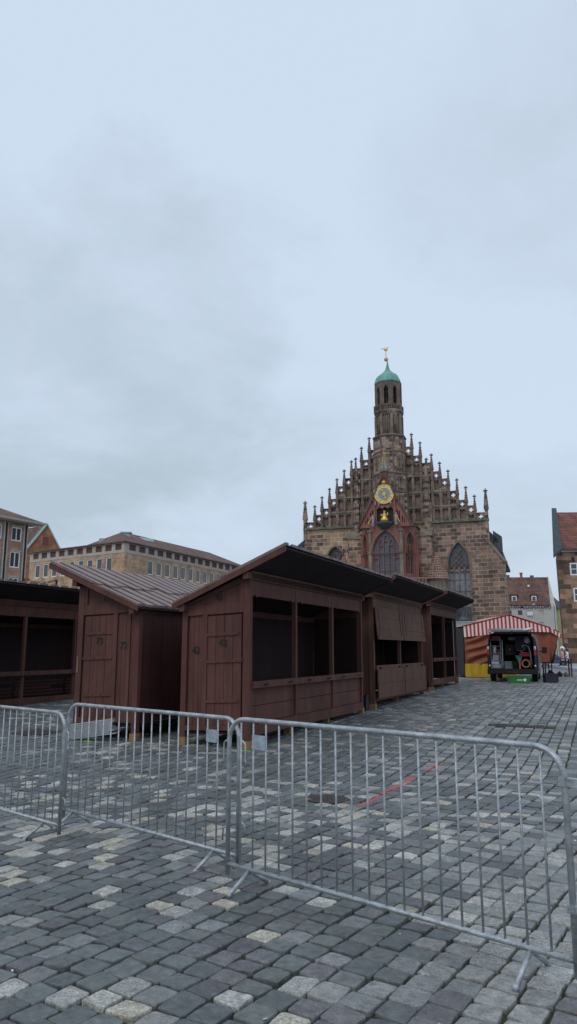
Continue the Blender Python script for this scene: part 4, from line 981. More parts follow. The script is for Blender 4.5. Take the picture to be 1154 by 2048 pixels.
for p, q, (wa, wb), lights, mid in faces:
    f, w = face_fn(p, q); spec = (wa, wb, 9.5, 12.1, 14.3) if mid else (wa, wb, 9.7, 13.0, 14.2)
    a = arch(*spec); b = MB(); b.plate([(0, zc0), (w, zc0), (w, 15.0), (0, 15.0)], [a], 0, .45, fn=f); wl_ = part('chapel_wall', b, M['ch_red'], CH)
    b = MB(); b.plate(outline(arch(spec[0]-.12, spec[1]+.12, 12.0, spec[3], spec[4]+.16), .14), [outline(arch(spec[0]-.12, spec[1]+.12, 11.85, spec[3], spec[4]+.16), -.06)], -.18, -.004, fn=f)
    b.plate([(0.0, zc0), (w, zc0), (w, zc0+.5), (0, zc0+.5)], [], -.12, -.004, fn=f); part('hood_mould', b, M['ch_red'], wl_)
    b = MB(); b.plate(a, [], .30, .34, fn=f); win = part('window', b, M['leaded'], CH)
    b = MB(); ww = (wb-wa)/lights
    for i in range(1, lights): x = wa+i*ww; b.box(x-.045, x+.045, .10, .28, spec[2], spec[3]+(1.2 if mid and i in (2, 3) else (.5 if mid else -.1)), fn=f)
    for i in range(lights):
        hz = spec[3]-.35+(1.3 if mid and i in (1, 2, 3) else 0)+(.45 if mid and i == 2 else 0)-(.1 if mid and i in (0, 4) else 0)
        o = arch(wa+i*ww+.05, wa+(i+1)*ww-.05, hz-.3, hz, hz+ww*.7, 5); b.plate(outline(o, .03), [outline(o, -.045)], .12, .26, fn=f)
    if not mid:
        for px, pz, rr in (((wa+wb)/2, 13.72, .2), (wa+.33, 13.3, .17), (wb-.33, 13.3, .17)):
            b.tube([f((px+rr*math.cos(t*.785), .2, pz+rr*math.sin(t*.785))) for t in range(8)], .04, 5, closed=True)
    part('tracery', b, M['ch_red'], win)
    b = MB()
    for k in range(1, 6): z = spec[2]+.66*k; b.box(wa, wb, .262, .285, z-.018, z+.018, fn=f)
    part('glazing_bars', b, M['leaded_light'], win)
for x, y in PW:
    b = MB(); b.box(x-.17, x+.17, y-.20, y+.14, zc0, 12.0); b.box(x-.14, x+.14, y-.17, y+.14, 12.0, 14.3); b.box(x-.22, x+.22, y-.25, y+.15, 11.9, 12.05); b.box(x-.24, x+.24, y-.27, y+.15, 14.25, 14.42)
    part('pier', b, M['ch_trim'] if abs(x) < 2 else M['ch_red'], CH)
for sg in (1, -1):
    b = MB(); xa, xb = sorted((sg*3.05, sg*2.75)); b.box(xa, xb, -2.2, -.005, zc0, 14.9); part('chapel_wall', b, M['ch_red'], CH)
    b = MB(); x = sg*2.55
    b.hexa([(sg*1.6, -4.35, 14.95), (sg*3.25, -2.3, 14.95), (sg*3.25, -.01, 14.95), (sg*1.6, -.01, 14.95)][::sg], [(sg*1.2, -3.6, 16.3), (sg*1.3, -2.3, 16.3), (sg*1.3, -.01, 16.3), (sg*1.2, -.01, 16.3)][::sg]); part('chapel_roof', b, M['lead'], CH)
# clock gable
CY = -4.25
gout = [(-2.95, 14.75), (2.95, 14.75), (2.2, 16.1), (1.35, 17.75), (1.30, 17.9), (.62, 19.45), (.28, 20.25), (-.28, 20.25), (-.62, 19.45), (-1.30, 17.9), (-1.35, 17.75), (-2.2, 16.1)]
sl = []
for sg in (1, -1):
    for xa, xb, za, zb in ((1.28, 1.42, 15.3, 16.7), (1.50, 1.64, 15.3, 16.5), (1.86, 1.98, 15.2, 15.9), (2.1, 2.2, 15.1, 15.6)):
        o = [(xa, za), (xb, za), (xb, zb-.12), ((xa+xb)/2, zb), (xa, zb-.12)]; sl.append([(sg*x, z) for x, z in o][::sg])
nic = [(-.92, 15.25), (.92, 15.25), (.92, 16.75), (.62, 17.0), (.3, 16.8), (0, 17.05), (-.3, 16.8), (-.62, 17.0), (-.92, 16.75)]
b = MB(); b.plate(gout, [nic]+sl, CY, CY+.5); clk = part('clock_gable', b, M['ch_red'], CH)
b = MB(); b.plate([(-2.8, 14.8), (2.8, 14.8), (.25, 20.1), (-.25, 20.1)], [], CY+.9, CY+1.1); part('gable_backing', b, M['ch_dark'], clk)
b = MB()
for sg in (1, -1):
    for (xa, za), (xb, zb) in (((3.05, 14.7), (1.36, 17.85)), ((1.30, 17.95), (.22, 20.45))):
        b.bar((sg*xa, CY+.05, za), (sg*xb, CY+.05, zb), .16, .5, up=(0, 1, 0))
    b.box(sg*1.36-.12, sg*1.36+.12, CY-.28, CY+.1, 17.7, 18.05); b.box(sg*.22-.1, sg*.22+.1, CY-.22, CY+.2, 20.2, 20.5)
part('gable_coping', b, M['ch_red_dark'], clk)
for sg in (1, -1):
    for x in (1.12,):
        b = MB(); b.box(sg*x-.07, sg*x+.07, CY-.18, CY-.004, 15.1, 17.7); b.hexa([(sg*x-.08, CY-.19, 17.7), (sg*x+.08, CY-.19, 17.7), (sg*x+.08, CY, 17.7), (sg*x-.08, CY, 17.7)], [(sg*x-.01, CY-.1, 18.1), (sg*x+.01, CY-.1, 18.1), (sg*x+.01, CY-.08, 18.1), (sg*x-.01, CY-.08, 18.1)])
        part('gable_shaft', b, M['ch_red'], clk)
def disc(b, r0, r1, y0, y1, cz, n=40, mi=0, cx=0):
    o = len(b.v)
    for y in (y0, y1):
        for r in (r0, r1):
            for j in range(n): t = 2*math.pi*j/n; b.v.append((cx+r*math.cos(t), y, cz+r*math.sin(t)))
    for j in range(n):
        k = (j+1) % n
        for q in ((j, k, n+k, n+j), (2*n+j, 3*n+j, 3*n+k, 2*n+k), (j, 2*n+j, 2*n+k, k), (n+j, n+k, 3*n+k, 3*n+j)): b.f.append(tuple(o+i for i in q)); b.mi.append(mi); b.sm.append(False)
CZ = 18.40
M['dial'] = mat('clock_dial_blue', (0.22, 0.29, 0.33), .6, var=.12, bump=0); M['dial2'] = mat('clock_numeral_ring', (0.78, 0.60, 0.24), .5, .0, var=.1, bump=0)
b = MB(); disc(b, .001, 1.10, CY-.14, CY-.012, CZ); dial = part('clock', b, M['ch_red_dark'], CH)
b = MB(); disc(b, .001, .70, CY-.165, CY-.142, CZ); part('dial', b, M['dial'], dial)
b = MB(); disc(b, .70, 1.06, CY-.17, CY-.142, CZ); part('numeral_ring', b, M['dial2'], dial)
b = MB(); disc(b, 1.02, 1.10, CY-.20, CY-.1725, CZ); disc(b, .67, .715, CY-.20, CY-.1725, CZ)
for k in range(12):
    t = k*math.pi/6; b.bar((.36*math.cos(t), CY-.175, CZ+.36*math.sin(t)), (.62*math.cos(t), CY-.175, CZ+.62*math.sin(t)), .025, .012, up=(0, 1, 0))
part('gilt_rims', b, M['gold'], dial)
for k, s_ in enumerate(('XII', 'I', 'II', 'III', 'IIII', 'V', 'VI', 'VII', 'VIII', 'IX', 'X', 'XI')):
    t = math.pi/2-k*math.pi/6; up = Vector((math.cos(t), 0, math.sin(t))); rt_ = Vector((math.sin(t), 0, -math.cos(t)))
    text('numeral', s_, .30, Vector((0, CY-.172, CZ))+up*.87, rt_, up, M['dial'], dial, depth=.01, bold=.0)
b = MB(); b.bar((0, CY-.23, CZ), (-.22, CY-.23, CZ+.52), .12, .03, up=(0, 1, 0)); b.ball((-.15, CY-.23, CZ+.36), .11, 0, 8); disc(b, .001, .22, CY-.24, CY-.205, CZ, 16); part('clock_hand', b, M['gold'], dial)
b = MB(); b.bar((0, CY-.26, CZ), (.26, CY-.26, CZ-.82), .09, .03, up=(0, 1, 0)); b.ball((.16, CY-.26, CZ-.5), .12, 0, 8); part('clock_hand', b, M['gold'], dial)
b = MB(); b.ball((0, CY-.2, 19.70), .22, 0, 14); part('moon_ball', b, M['gold'], CH)
# the emperor's niche, corbel and heralds
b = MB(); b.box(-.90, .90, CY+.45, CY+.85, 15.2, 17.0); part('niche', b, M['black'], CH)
b = MB(); b.lathe((0, CY, 0), [(.05, 14.35), (.28, 14.45), (.55, 14.8), (.95, 15.05), (.98, 15.25)], 16); part('corbel', b, M['lead'], CH)
def lump(b, pts, mi=0, n=8):
    for (a, ra), (c, rc) in pts: b.tube([a, tuple((Vector(a)+Vector(c))/2), c], [ra, (ra+rc)/2, rc], n, mi)
b = MB(); Y0 = CY-.25
b.lathe((0, Y0, 15.3), [(.46, 0), (.44, .30), (.28, .5), (.24, .7), (.28, .8), (.12, .9)], 12); b.ball((0, Y0, 16.28), .13, 0, 10); b.lathe((0, Y0, 16.36), [(.13, 0), (.15, .06), (.10, .16)], 8)
lump(b, [(((.22, Y0, 16.15), .08), ((.42, Y0-.15, 15.95), .06)), (((.42, Y0-.15, 15.95), .06), ((.38, Y0-.2, 16.3), .04)), (((-.22, Y0, 16.15), .08), ((-.40, Y0-.15, 15.95), .06))]); b.box(-.42, .42, Y0-.2, Y0+.3, 15.26, 15.36)
part('gilded_emperor_figure', b, M['gold'], CH)
M['pgrey'] = mat('painted_grey_figure', (0.33, 0.33, 0.32), .7, var=.4, scale=9, bump=0)
for sg, zb in ((-1, 15.0), (1, 15.1)):
    x = sg*1.28; b = MB(); yy = CY-.32
    b.lathe((x, yy, zb), [(.16, 0), (.14, .3), (.16, .55), (.18, .8), (.08, .95)], 10); b.ball((x, yy, zb+1.05), .10, 0, 8); b.tube([(x, yy, zb+.8), (x+sg*.15, yy-.15, zb+.65), (x+sg*.2, yy-.2, zb+.85)], .045, 6); b.lathe((x, yy, zb-.28), [(.04, 0), (.2, .2), (.2, .28)], 8); hf = part('herald_figure', b, M['pgrey'], CH)
    b = MB(); b.tube([(x, yy-.22, zb+1.0), (x+sg*.40, yy-.45, zb+.15), (x+sg*.46, yy-.48, zb+.0)], [.03, .04, .075], 8); part('trumpet', b, M['gold'], hf)
for x, z in ((-1.0, 17.2), (-.62, 17.1), (.70, 17.15)):
    b = MB(); b.lathe((x, CY-.15, z), [(.09, 0), (.07, .2), (.1, .3), (.04, .38)], 8); b.ball((x, CY-.15, z+.44), .06, 0, 6); part('small_figure', b, M['pgrey'], CH)
# spirelet with gilded crockets
b = MB(); b.lathe((0, CY+.3, 0), [(.42, 20.2), (.42, 20.9), (.5, 20.95), (.5, 21.05)], 6, smooth=False)
sp_ = part('spirelet', b, M['ch_red_dark'], CH)
b = MB()
for k in range(6):
    a = k*math.pi/3; x, y = .55*math.cos(a), CY+.3+.55*math.sin(a); b.tube([(x, y, 20.95), (x, y, 21.7)], .045, 5); b.tube([(x, y, 21.7), (x, y, 22.05)], [.05, .005], 5)
    b.bar((x*.8, CY+.3+.44*math.sin(a), 21.0), (0, CY+.3, 22.9), .05)
b.tube([(0, CY+.3, 21), (0, CY+.3, 22.6)], [.16, .05], 6); part('open_stonework', b, M['pgrey'], sp_)
b = MB(); b.tube([(0, CY+.3, 22.7), (0, CY+.3, 23.6)], [.06, .015], 6)
for k in range(6):
    a = k*math.pi/3
    for j in range(8):
        f = j/8; r = .58*(1-f)**1.1+.06; z = 21.35+f*1.95; b.ball((r*math.cos(a+j*.1), CY+.3+r*math.sin(a+j*.1), z), .055, 0, 5)
part('gilded_crockets', b, M['gold'], sp_)
# porch stair turrets with patterned tile cones
for x in (5.28, -5.0):
    b = MB(); b.lathe((x, -3.2, 0), [(1.05, -1), (1.05, 8.75), (1.18, 8.85), (1.18, 8.95)], 8, smooth=False)
    tr = part('porch_turret', b, M['ch_trim'], CH)
    b = MB()
    for k in range(16):
        a = k*math.pi/8+.2; b.box(x+1.0*math.cos(a)-.06, x+1.0*math.cos(a)+.06, -3.2+1.0*math.sin(a)-.06, -3.2+1.0*math.sin(a)+.06, 7.4, 8.7)
    part('blind_lights', b, M['ch_dark'], tr)
    b = MB(); b.lathe((x, -3.2, 0), [(1.36, 8.96), (1.16, 9.4), (.30, 11.5), (.06, 11.9)], 8, smooth=False); part('cone_roof', b, M['tile_turret'], tr)
    b = MB(); b.tube([(x, -3.2, 11.85), (x, -3.2, 12.5)], .05, 6); b.ball((x, -3.2, 12.35), .12, 0, 8); b.ball((x, -3.2, 12.65), .09, 0, 8); part('finial', b, M['lead'], tr)
b = MB(); b.tube([(3.1, -2.35, 14.6), (3.15, -2.3, 13.0), (3.2, -2.2, 9.2)], .06, 6); part('downpipe', b, M['lead'], CH)
# ================================================================== houses
def window_at(parent, f, x0, x1, z0, z1, y=0.0, fr=.10, mull=1, trans=(), m_in=None, name='window', reveal=.14, lab=None):
    b = MB(); d = .08
    hs = []; wq = (x1-x0-2*fr-(mull-1)*fr*.7)/mull; zz_ = [z0+fr]+[z for z in trans]+[z1-fr]
    for i in range(mull):
        xa = x0+fr+i*(wq+fr*.7)
        for k in range(len(zz_)-1): hs.append([(xa, zz_[k]+(fr*.25 if k else 0)), (xa+wq, zz_[k]+(fr*.25 if k else 0)), (xa+wq, zz_[k+1]-(fr*.25 if k < len(zz_)-2 else 0)), (xa, zz_[k+1]-(fr*.25 if k < len(zz_)-2 else 0))])
    b.plate([(x0, z0), (x1, z0), (x1, z1), (x0, z1)], hs, y-.03, y+d, fn=f); w = part(name, b, M['wframe'], parent)
    b = MB(); b.box(x0+fr*.6, x1-fr*.6, y+.045, y+.06, z0+fr*.6, z1-fr*.6, fn=f); part('pane', b, m_in or M['pane'], w)
    return w
def wall_fn(P, azd, away=1):
    """x along the wall, y into the house"""
    az = R(azd); a = Vector((math.sin(az), math.cos(az), 0)); n_ = Vector((-a.y, a.x, 0))*away; P = Vector((*P, 0))
    def f(v): q = P+a*v[0]+n_*v[1]; return (q.x, q.y, v[2])
    return f
# --- long office building with two fronts meeting at a corner
OB = empty('office_building', (-20.96, 92, 0)); tag(OB, 'long tan stone office block with maroon louvres under its low brown roof', 'building')
def local(f, o): return lambda v: tuple(Vector(f(v))-Vector(o))
o_ = (-20.96, 92, 0)
fr_ = local(wall_fn((-20.96, 92), 24), o_); fl_ = local(wall_fn((-20.96, 92), -55, away=-1), o_)
def facade(f, length, first, step, n, wtop=13.45, wbot=11.5, ww=.98, rows=((13.45, 11.5), (9.7, 7.6)), lf=.95, ls=1.08, nl=28, lw=.8):
    holes = []; wins = []
    for zt, zb in rows:
        for i in range(n): xa = first+i*step; holes.append([(xa, zb), (xa+ww, zb), (xa+ww, zt), (xa, zt)]); wins.append((xa, xa+ww, zb, zt))
    b = MB(); b.plate([(0, -1), (length, -1), (length, 13.85), (0, 13.85)], holes, 0, .5, fn=f); part('wall', b, M['off_wall'], OB)
    b = MB(); b.plate([(-.04, 13.852), (length, 13.852), (length, 14.2), (-.04, 14.2)], [], -.04, .5, fn=f)
    hl = [[(lf+i*ls, 14.24), (lf+i*ls+lw, 14.24), (lf+i*ls+lw, 15.06), (lf+i*ls, 15.06)] for i in range(nl) if lf+i*ls+lw < length-.3]
    b.plate([(0, 14.202), (length, 14.202), (length, 15.16), (0, 15.16)], hl, -.01, .5, fn=f); part('frieze', b, M['off_band'], OB)
    for h in hl: b = MB(); b.box(h[0][0]-.01, h[1][0]+.01, .10, .16, h[0][1]-.01, h[2][1]+.01, fn=f); part('louvre', b, M['louvre'], OB)
    b = MB(); b.box(-.25, length+.2, -.35, .5, 15.18, 15.30, fn=f); part('eave', b, M['ch_dark'], OB)
    for k, w_ in enumerate(wins):
        w = window_at(OB, f, *w_, y=.12, fr=.15)
        b = MB(); b.box(w_[0]+.1, w_[1]-.1-.25*(k % 3 == 1), .19, .2, w_[2]+.1, w_[3]-.1, fn=f); part('curtain', b, M['curtain'], w)
facade(fr_, 34, 5.23, 2.06, 14, ww=1.36, lf=.96, ls=2.13, lw=1.47)
facade(fl_, 19.6, 2.33, 1.86, 9, ww=1.21, lf=.54, ls=1.90, lw=1.24)
def q(f, x, y, z): return f((x, y, z))
O3 = Vector(o_); a24 = Vector((math.sin(R(24)), math.cos(R(24)), 0)); am55 = Vector((math.sin(R(-55)), math.cos(R(-55)), 0))
apx = Vector((-2.15, 7.7, 17.75)); rE = apx+a24*24; lE = apx+am55*8.5; lE.z = 16.3; rEnd = Vector(q(fr_, 34.2, -.35, 15.31)); lEnd = Vector(q(fl_, 19.8, -.35, 15.31)); cor = Vector((.05, -.45, 15.31)); bkc = rEnd+Vector((-15, 12, 0))
b = MB(); b.add([tuple(v) for v in (cor, rEnd, rE, apx, lE, lEnd, bkc, lEnd+Vector((4, 14, 0)))], [(0, 1, 2, 3), (0, 3, 4, 5), (1, 6, 2), (2, 6, 3), (3, 6, 7, 4), (4, 7, 5)]); part('roof', b, M['tile_brown'], OB, fix=False)
b = MB()
v0 = Vector(q(fr_, 8.0, 3.0, 16.55)); 
b.hexa([tuple(v0+Vector(k)) for k in ((-1.2, -.6, 0), (1.4, 1.2, -.1), (1.0, 2.0, .2), (-1.6, .3, .3))], [tuple(v0+Vector(k)) for k in ((-1.2, -.6, .25), (1.4, 1.2, .15), (1.0, 2.0, .65), (-1.6, .3, .75))]); part('skylight', b, M['cont'], OB)
b = MB(); v0 = Vector(q(fl_, 4.2, 4.0, 16.5)); b.box(v0.x-.5, v0.x+.5, v0.y-.4, v0.y+.4, 16.2, 17.2); b.box(v0.x-.7, v0.x+.7, v0.y-.5, v0.y+.5, 17.2, 17.35); v0 = Vector(q(fl_, 9, 4.0, 16.5)); b.box(v0.x-.4, v0.x+.4, v0.y-.3, v0.y+.3, 16.2, 16.9); part('roof_vent', b, M['cont'], OB)
# --- brown pilastered block on the left
PA = (-27.38, 75); AB = empty('office_building', (*PA, 0)); tag(AB, 'rose brown office block with dark strips between windows, at the left edge', 'building')
fA = local(wall_fn(PA, 31), (*PA, 0))
holes = []; ws = []
for i in range(4):
    xr = -.62-i*2.42
    for zt, zb in ((14.05, 12.6), (11.5, 9.85), (8.85, 7.0), (6.2, 4.4)): holes.append([(xr-1.28, zb), (xr, zb), (xr, zt), (xr-1.28, zt)]); ws.append((xr-1.28, xr, zb, zt))
b = MB(); b.plate([(-10, -1), (.05, -1), (.05, 14.5), (-10, 14.5)], holes, 0, .5, fn=fA); b.box(-.45, .05, .502, 14, -1, 14.5, fn=fA); part('wall', b, M['rose_wall'], AB)
for w_ in ws:
    w = window_at(AB, fA, *w_, y=.1, fr=.12, mull=2); b = MB(); b.box(w_[0]-.05, w_[1]+.05, -.06, -.004, w_[3]+.02, w_[3]+.14, fn=fA); part('lintel', b, M['off_band'], w)
    b = MB(); b.box(w_[0]+.1, w_[0]+.45, .165, .18, w_[2]+.1, w_[3]-.1, fn=fA); part('curtain', b, M['curtain'], w)
for i in range(4):
    x = -.20-i*2.42+.02; b = MB(); b.box(x-.13, x+.13, -.035, -.004, -1, 14.4, fn=fA); part('dark_strip', b, M['black'], AB)
    b = MB(); b.box(x-.30, x-.14, -.10, -.004, -1, 14.42, fn=fA); b.box(x+.14, x+.24, -.10, -.004, -1, 14.42, fn=fA); part('pilaster', b, M['off_band'], AB)
b = MB(); b.hexa([fA(v) for v in ((-12, -1.3, 14.52), (1.3, -1.3, 14.52), (1.3, 14, 14.52), (-12, 14, 14.52))], [fA(v) for v in ((-12, -1.35, 14.72), (1.35, -1.35, 14.72), (1.35, 14, 14.72), (-12, 14, 14.72))]); part('eave', b, M['off_band'], AB)
b = MB(); b.add([fA(v) for v in ((-12, -1.2, 14.73), (1.2, -1.2, 14.73), (1.2, 14, 14.73), (-12, 14, 14.73), (-3.9, 5.2, 17.4), (-12, 5.2, 17.4))], [(0, 1, 4, 5), (1, 2, 4), (2, 3, 5, 4)]); part('roof', b, M['tile_brown'], AB, fix=False)
# --- orange gabled house between them
PB = (-54.5, 150); HB = empty('gabled_house', (*PB, 0)); tag(HB, 'orange brick house gable with pale green verge between two office blocks', 'house')
fB = local(wall_fn(PB, 75), (*PB, 0))
b = MB(); b.plate([(-.6, -1), (6.9, -1), (6.9, 21.9), (3.65, 27.6), (-.6, 21.6)], [[(3.0, 23.2), (4.1, 23.2), (4.1, 24.9), (3.0, 24.9)]], 0, .5, fn=fB); part('wall', b, M['orange_wall'], HB)
b = MB(); b.box(3.0, 4.1, .1, .2, 23.2, 24.9, fn=fB); part('shutter', b, M['louvre'], HB)
b = MB()
P0, P1, P2 = fB((-.8, -.1, 21.4)), fB((3.65, -.1, 27.8)), fB((7.0, -.1, 21.8))
b.bar(P0, P1, .5, .35, up=(0, 1, 0)); b.bar(P1, P2, .22, .2, up=(0, 1, 0)); part('verge', b, M['verdigris'], HB)
bd_ = Vector((math.sin(R(-48)), math.cos(R(-48)), 0))*16; g0, g1, g2 = (Vector(fB(v)) for v in ((-.8, .3, 21.4), (3.65, .3, 27.75), (7.0, .3, 21.8)))
b = MB(); b.add([tuple(v) for v in (g0, g1, g1+bd_, g0+bd_, g2, g2+bd_)], [(0, 1, 2, 3), (1, 4, 5, 2)]); part('roof', b, M['tile_brown'], HB, fix=False)
b = MB(); b.plate([(-12, -1), (-.62, -1), (-.62, 21.3), (-12, 21.3)], [], 2, 2.4, fn=fB); part('wall', b, M['orange_wall'], HB)
# white-framed side window low on that gable's wall
window_at(HB, fB, -.3, 1.6, 12.0, 15.2, y=.0, fr=.25)
# --- stone house cut by the right edge
PD = (33.52, 90.0); HD = empty('gabled_house', (*PD, 0)); tag(HD, 'brown sandstone corner house with a red tiled roof, cut off by the right edge', 'house')
aD = Vector((math.sin(R(93)), math.cos(R(93)), 0)); nD = Vector((math.sin(R(19.3)), math.cos(R(19.3)), 0))
def fD(v): r_ = aD*v[0]+nD*v[1]; return (r_.x, r_.y, v[2])
ZD = 13.68
ws = [(1.45, 3.2, 11.0, 12.5), (1.78, 3.5, 8.15, 9.85), (2.2, 3.9, 5.25, 6.95)]
ws = [(a_, c_, z0+.25*(z0 > 10), z1+(.15 if z0 > 10 else 0)) for a_, c_, z0, z1 in ((1.5, 3.2, 10.45, 12.1), (1.72, 3.4, 7.45, 9.15), (2.05, 3.7, 4.5, 6.15))]
holes = [[(x0, z0), (x1, z0), (x1, z1), (x0, z1)] for x0, x1, z0, z1 in ws]
b = MB(); b.plate([(.2, -1), (12, -1), (12, ZD), (.0, ZD)], holes, 0, .6, fn=fD)
b.hexa([fD(v) for v in ((.2, .602, -1), (1.4, .602, -1), (1.4, 9, -1), (.2, 9, -1))], [fD(v) for v in ((.0, .602, ZD), (.5, .602, ZD), (.5, 9, ZD), (.0, 9, ZD))]); part('wall', b, M['stone_r'], HD)
b = MB(); b.box(.12, 12, -.12, -.004, 3.0, 3.4, fn=fD); part('string_course', b, M['stone_r'], HD)
b = MB(); b.box(1.75, 2.15, -.02, .1, 12.45, 12.95, fn=fD); part('vent_opening', b, M['black'], HD)
for w_ in ws: window_at(HD, fD, *w_, y=.05, fr=.16, mull=2, trans=((w_[2]+w_[3])/2,))
b = MB(); b.hexa([fD(v) for v in ((.5, -.5, ZD+.01), (12, -.5, ZD+.01), (12, 6.4, 19.4), (.2, 6.4, 19.4))], [fD(v) for v in ((.5, -.5, ZD+.3), (12, -.5, ZD+.3), (12, 6.4, 19.8), (.2, 6.4, 19.8))]); part('roof', b, M['tile_red'], HD)
b = MB(); b.box(.72, 12, -.62, -.502, ZD-.05, ZD+.14, fn=fD); part('gutter', b, M['lead'], HD)
b = MB(); b.hexa([fD(v) for v in ((-.45, -1.0, ZD-.95), (.70, -1.0, ZD-.05), (.50, 6.4, 19.8), (-.13, 6.4, 19.8))], [fD(v) for v in ((-.45, -1.05, ZD-.6), (.72, -1.05, ZD+.3), (.50, 6.4, 20.4), (-.13, 6.4, 20.4))]); part('verge', b, M['lead'], HD)
# --- pale house with brown roof and overhead sign
PE = (49.4, 165.0); HE = empty('rendered_house', (*PE, -.8)); tag(HE, 'pale rendered house with steep brown roof and two small dormers, behind the tent', 'house')
aE = Vector((math.sin(R(92)), math.cos(R(92)), 0)); nE = Vector((math.sin(R(17.5)), math.cos(R(17.5)), 0))
def fE(v): r_ = aE*v[0]+nE*v[1]; return (r_.x, r_.y, v[2])
WE = [(-1.0, .95), (2.35, 3.35), (4.35, 5.65), (6.95, 8.15)]
holes = [[(a_, 10.1), (c_, 10.1), (c_, 11.15), (a_, 11.15)] for a_, c_ in WE]+[[(a_, 7.0), (c_, 7.0), (c_, 8.5), (a_, 8.5)] for a_, c_ in ((4.4, 5.5), (6.9, 8.0))]
b = MB(); b.plate([(-2, -1), (10.9, -1), (10.9, 12.0), (9.6, 12.0), (-2, 12.0)], holes, 0, .4, fn=fE); part('wall', b, M['render_w'], HE)
for i, h in enumerate(holes): b = MB(); b.box(h[0][0]-.02, h[1][0]+.02, .12, .2, h[0][1]-.02, h[2][1]+.02, fn=fE); part('window', b, M['pane'] if i < 2 else M['off_band'], HE)
b = MB(); b.box(4.4, 5.7, -.35, -.004, 10.0, 10.9, fn=fE); part('awning_box', b, M['white'], HE)
b = MB(); b.hexa([fE(v) for v in ((-2, -.4, 12.02), (9.7, -.4, 12.02), (9.7, 6, 18.9), (-2, 6, 18.9))], [fE(v) for v in ((-2, -.4, 12.3), (9.7, -.4, 12.3), (9.7, 6, 19.2), (-2, 6, 19.2))]); rf = part('roof', b, M['tile_brown'], HE)
b = MB(); b.hexa([fE(v) for v in ((9.72, .0, 12.005), (10.9, .0, 12.005), (10.9, 12, 12.005), (9.72, 12, 12.005))], [fE(v) for v in ((9.72, 5.9, 19.4), (9.85, 5.9, 19.4), (9.85, 6.4, 19.4), (9.72, 6.4, 19.4))]); part('gable_end', b, M['render_w'], HE)
for x0 in (1.1, 5.55):
    b = MB(); b.box(x0-.1, x0+1.35, .7, 3.4, 12.9, 14.65, fn=fE); b.box(x0-.25, x0+1.5, .45, 3.6, 14.652, 14.85, fn=fE); dm = part('dormer', b, M['tile_brown'], HE)
    window_at(dm, fE, x0+.05, x0+1.15, 13.2, 14.45, y=.60, fr=.18); 
b = MB(); b.box(3.3, 3.9, 5.0, 5.7, 18.0, 20.0, fn=fE); b.box(3.2, 4.0, 4.9, 5.8, 20.002, 20.2, fn=fE); part('chimney', b, M['orange_wall'], rf)
b = MB(); b.box(.2, .9, 5.2, 5.9, 18.3, 19.7, fn=fE); b.box(5.6, 6.5, 5.4, 5.9, 18.6, 19.6, fn=fE); part('chimney', b, M['ch_dark'], rf)
b = MB(); b.box(4.9, 5.4, 3.1, 3.3, 16.7, 17.2, fn=fE); b.box(5.7, 6.3, -.3, .1, 12.1, 12.6, fn=fE); part('skylight', b, M['white'], rf)
# sign of black letters on two rails, seen from behind, spanning the way in front of that house
SG = empty('letter_sign', (46.6, 155.0, 0)); tag(SG, 'overhead sign of thin black letters seen from behind, below the eaves of the pale house', 'sign')
b = MB(); b.box(-.2, 9.9, -.03, .03, 11.0, 11.05); b.box(-.2, 9.9, -.03, .03, 9.93, 9.97); part('rail', b, M['iron'], SG)
for x in (-.1, 9.8): b = MB(); b.tube([(x, 0, -1.2), (x, 0, 11.0)], .06, 6); part('pole', b, M['iron'], SG)
text('lettering', 'CHRISTKINDLESMARKT', 1.25, (4.85, -.05, 10.5), (1, 0, 0), (0, 0, 1), M['black'], SG, depth=.02, mirror=True, bold=.012, sx=.66)
# --- narrow yellow house and dark gable beyond, glimpsed in the gap
PY = (64.6, 175.0); HY = empty('narrow_house', (*PY, 0)); tag(HY, 'narrow yellow house under a dark roof in the gap left of the sandstone corner house', 'house')
b = MB(); b.box(0, 3.2, 0, 8, -3, 11.3); part('wall', b, M['render_y'], HY)
b = MB()
for z in (2.0, 4.6, 7.2, 9.6): b.box(-.05, 3.25, -.08, -.004, z, z+.12)
part('string_course', b, M['off_band'], HY)
b = MB(); b.hexa([(-.3, -.4, 11.32), (3.6, -.4, 11.32), (3.6, 8, 11.32), (-.3, 8, 11.32)], [(-.3, 2.5, 14.6), (1.2, 3.0, 13.4), (1.2, 5, 13.4), (-.3, 5, 14.6)]); part('roof', b, M['lead'], HY)
b = MB(); b.box(3.22, 4.6, .5, 8, -3, 10.8); part('stone_wall', b, M['off_wall'], HY)
# ================================================================== striped market tent
Z0 = .36
TE = empty('market_tent', (8.1, 34.0, Z0)); tag(TE, 'red and white striped market tent with rust orange sides and yellow skirt', 'tent')
xl, xp, xr = 0.0, 2.15, 4.02; zl, zp, zr = 2.28, 2.80, 2.22; DT = 4.2
def ztop(x): return zl+(zp-zl)*x/xp if x <= xp else zp+(zr-zp)*((x-xp)/(xr-xp))**.9
def zbot(x): return 1.80+.24*(x/2.3) if x < 2.3 else 2.06-.02*(x-2.3)
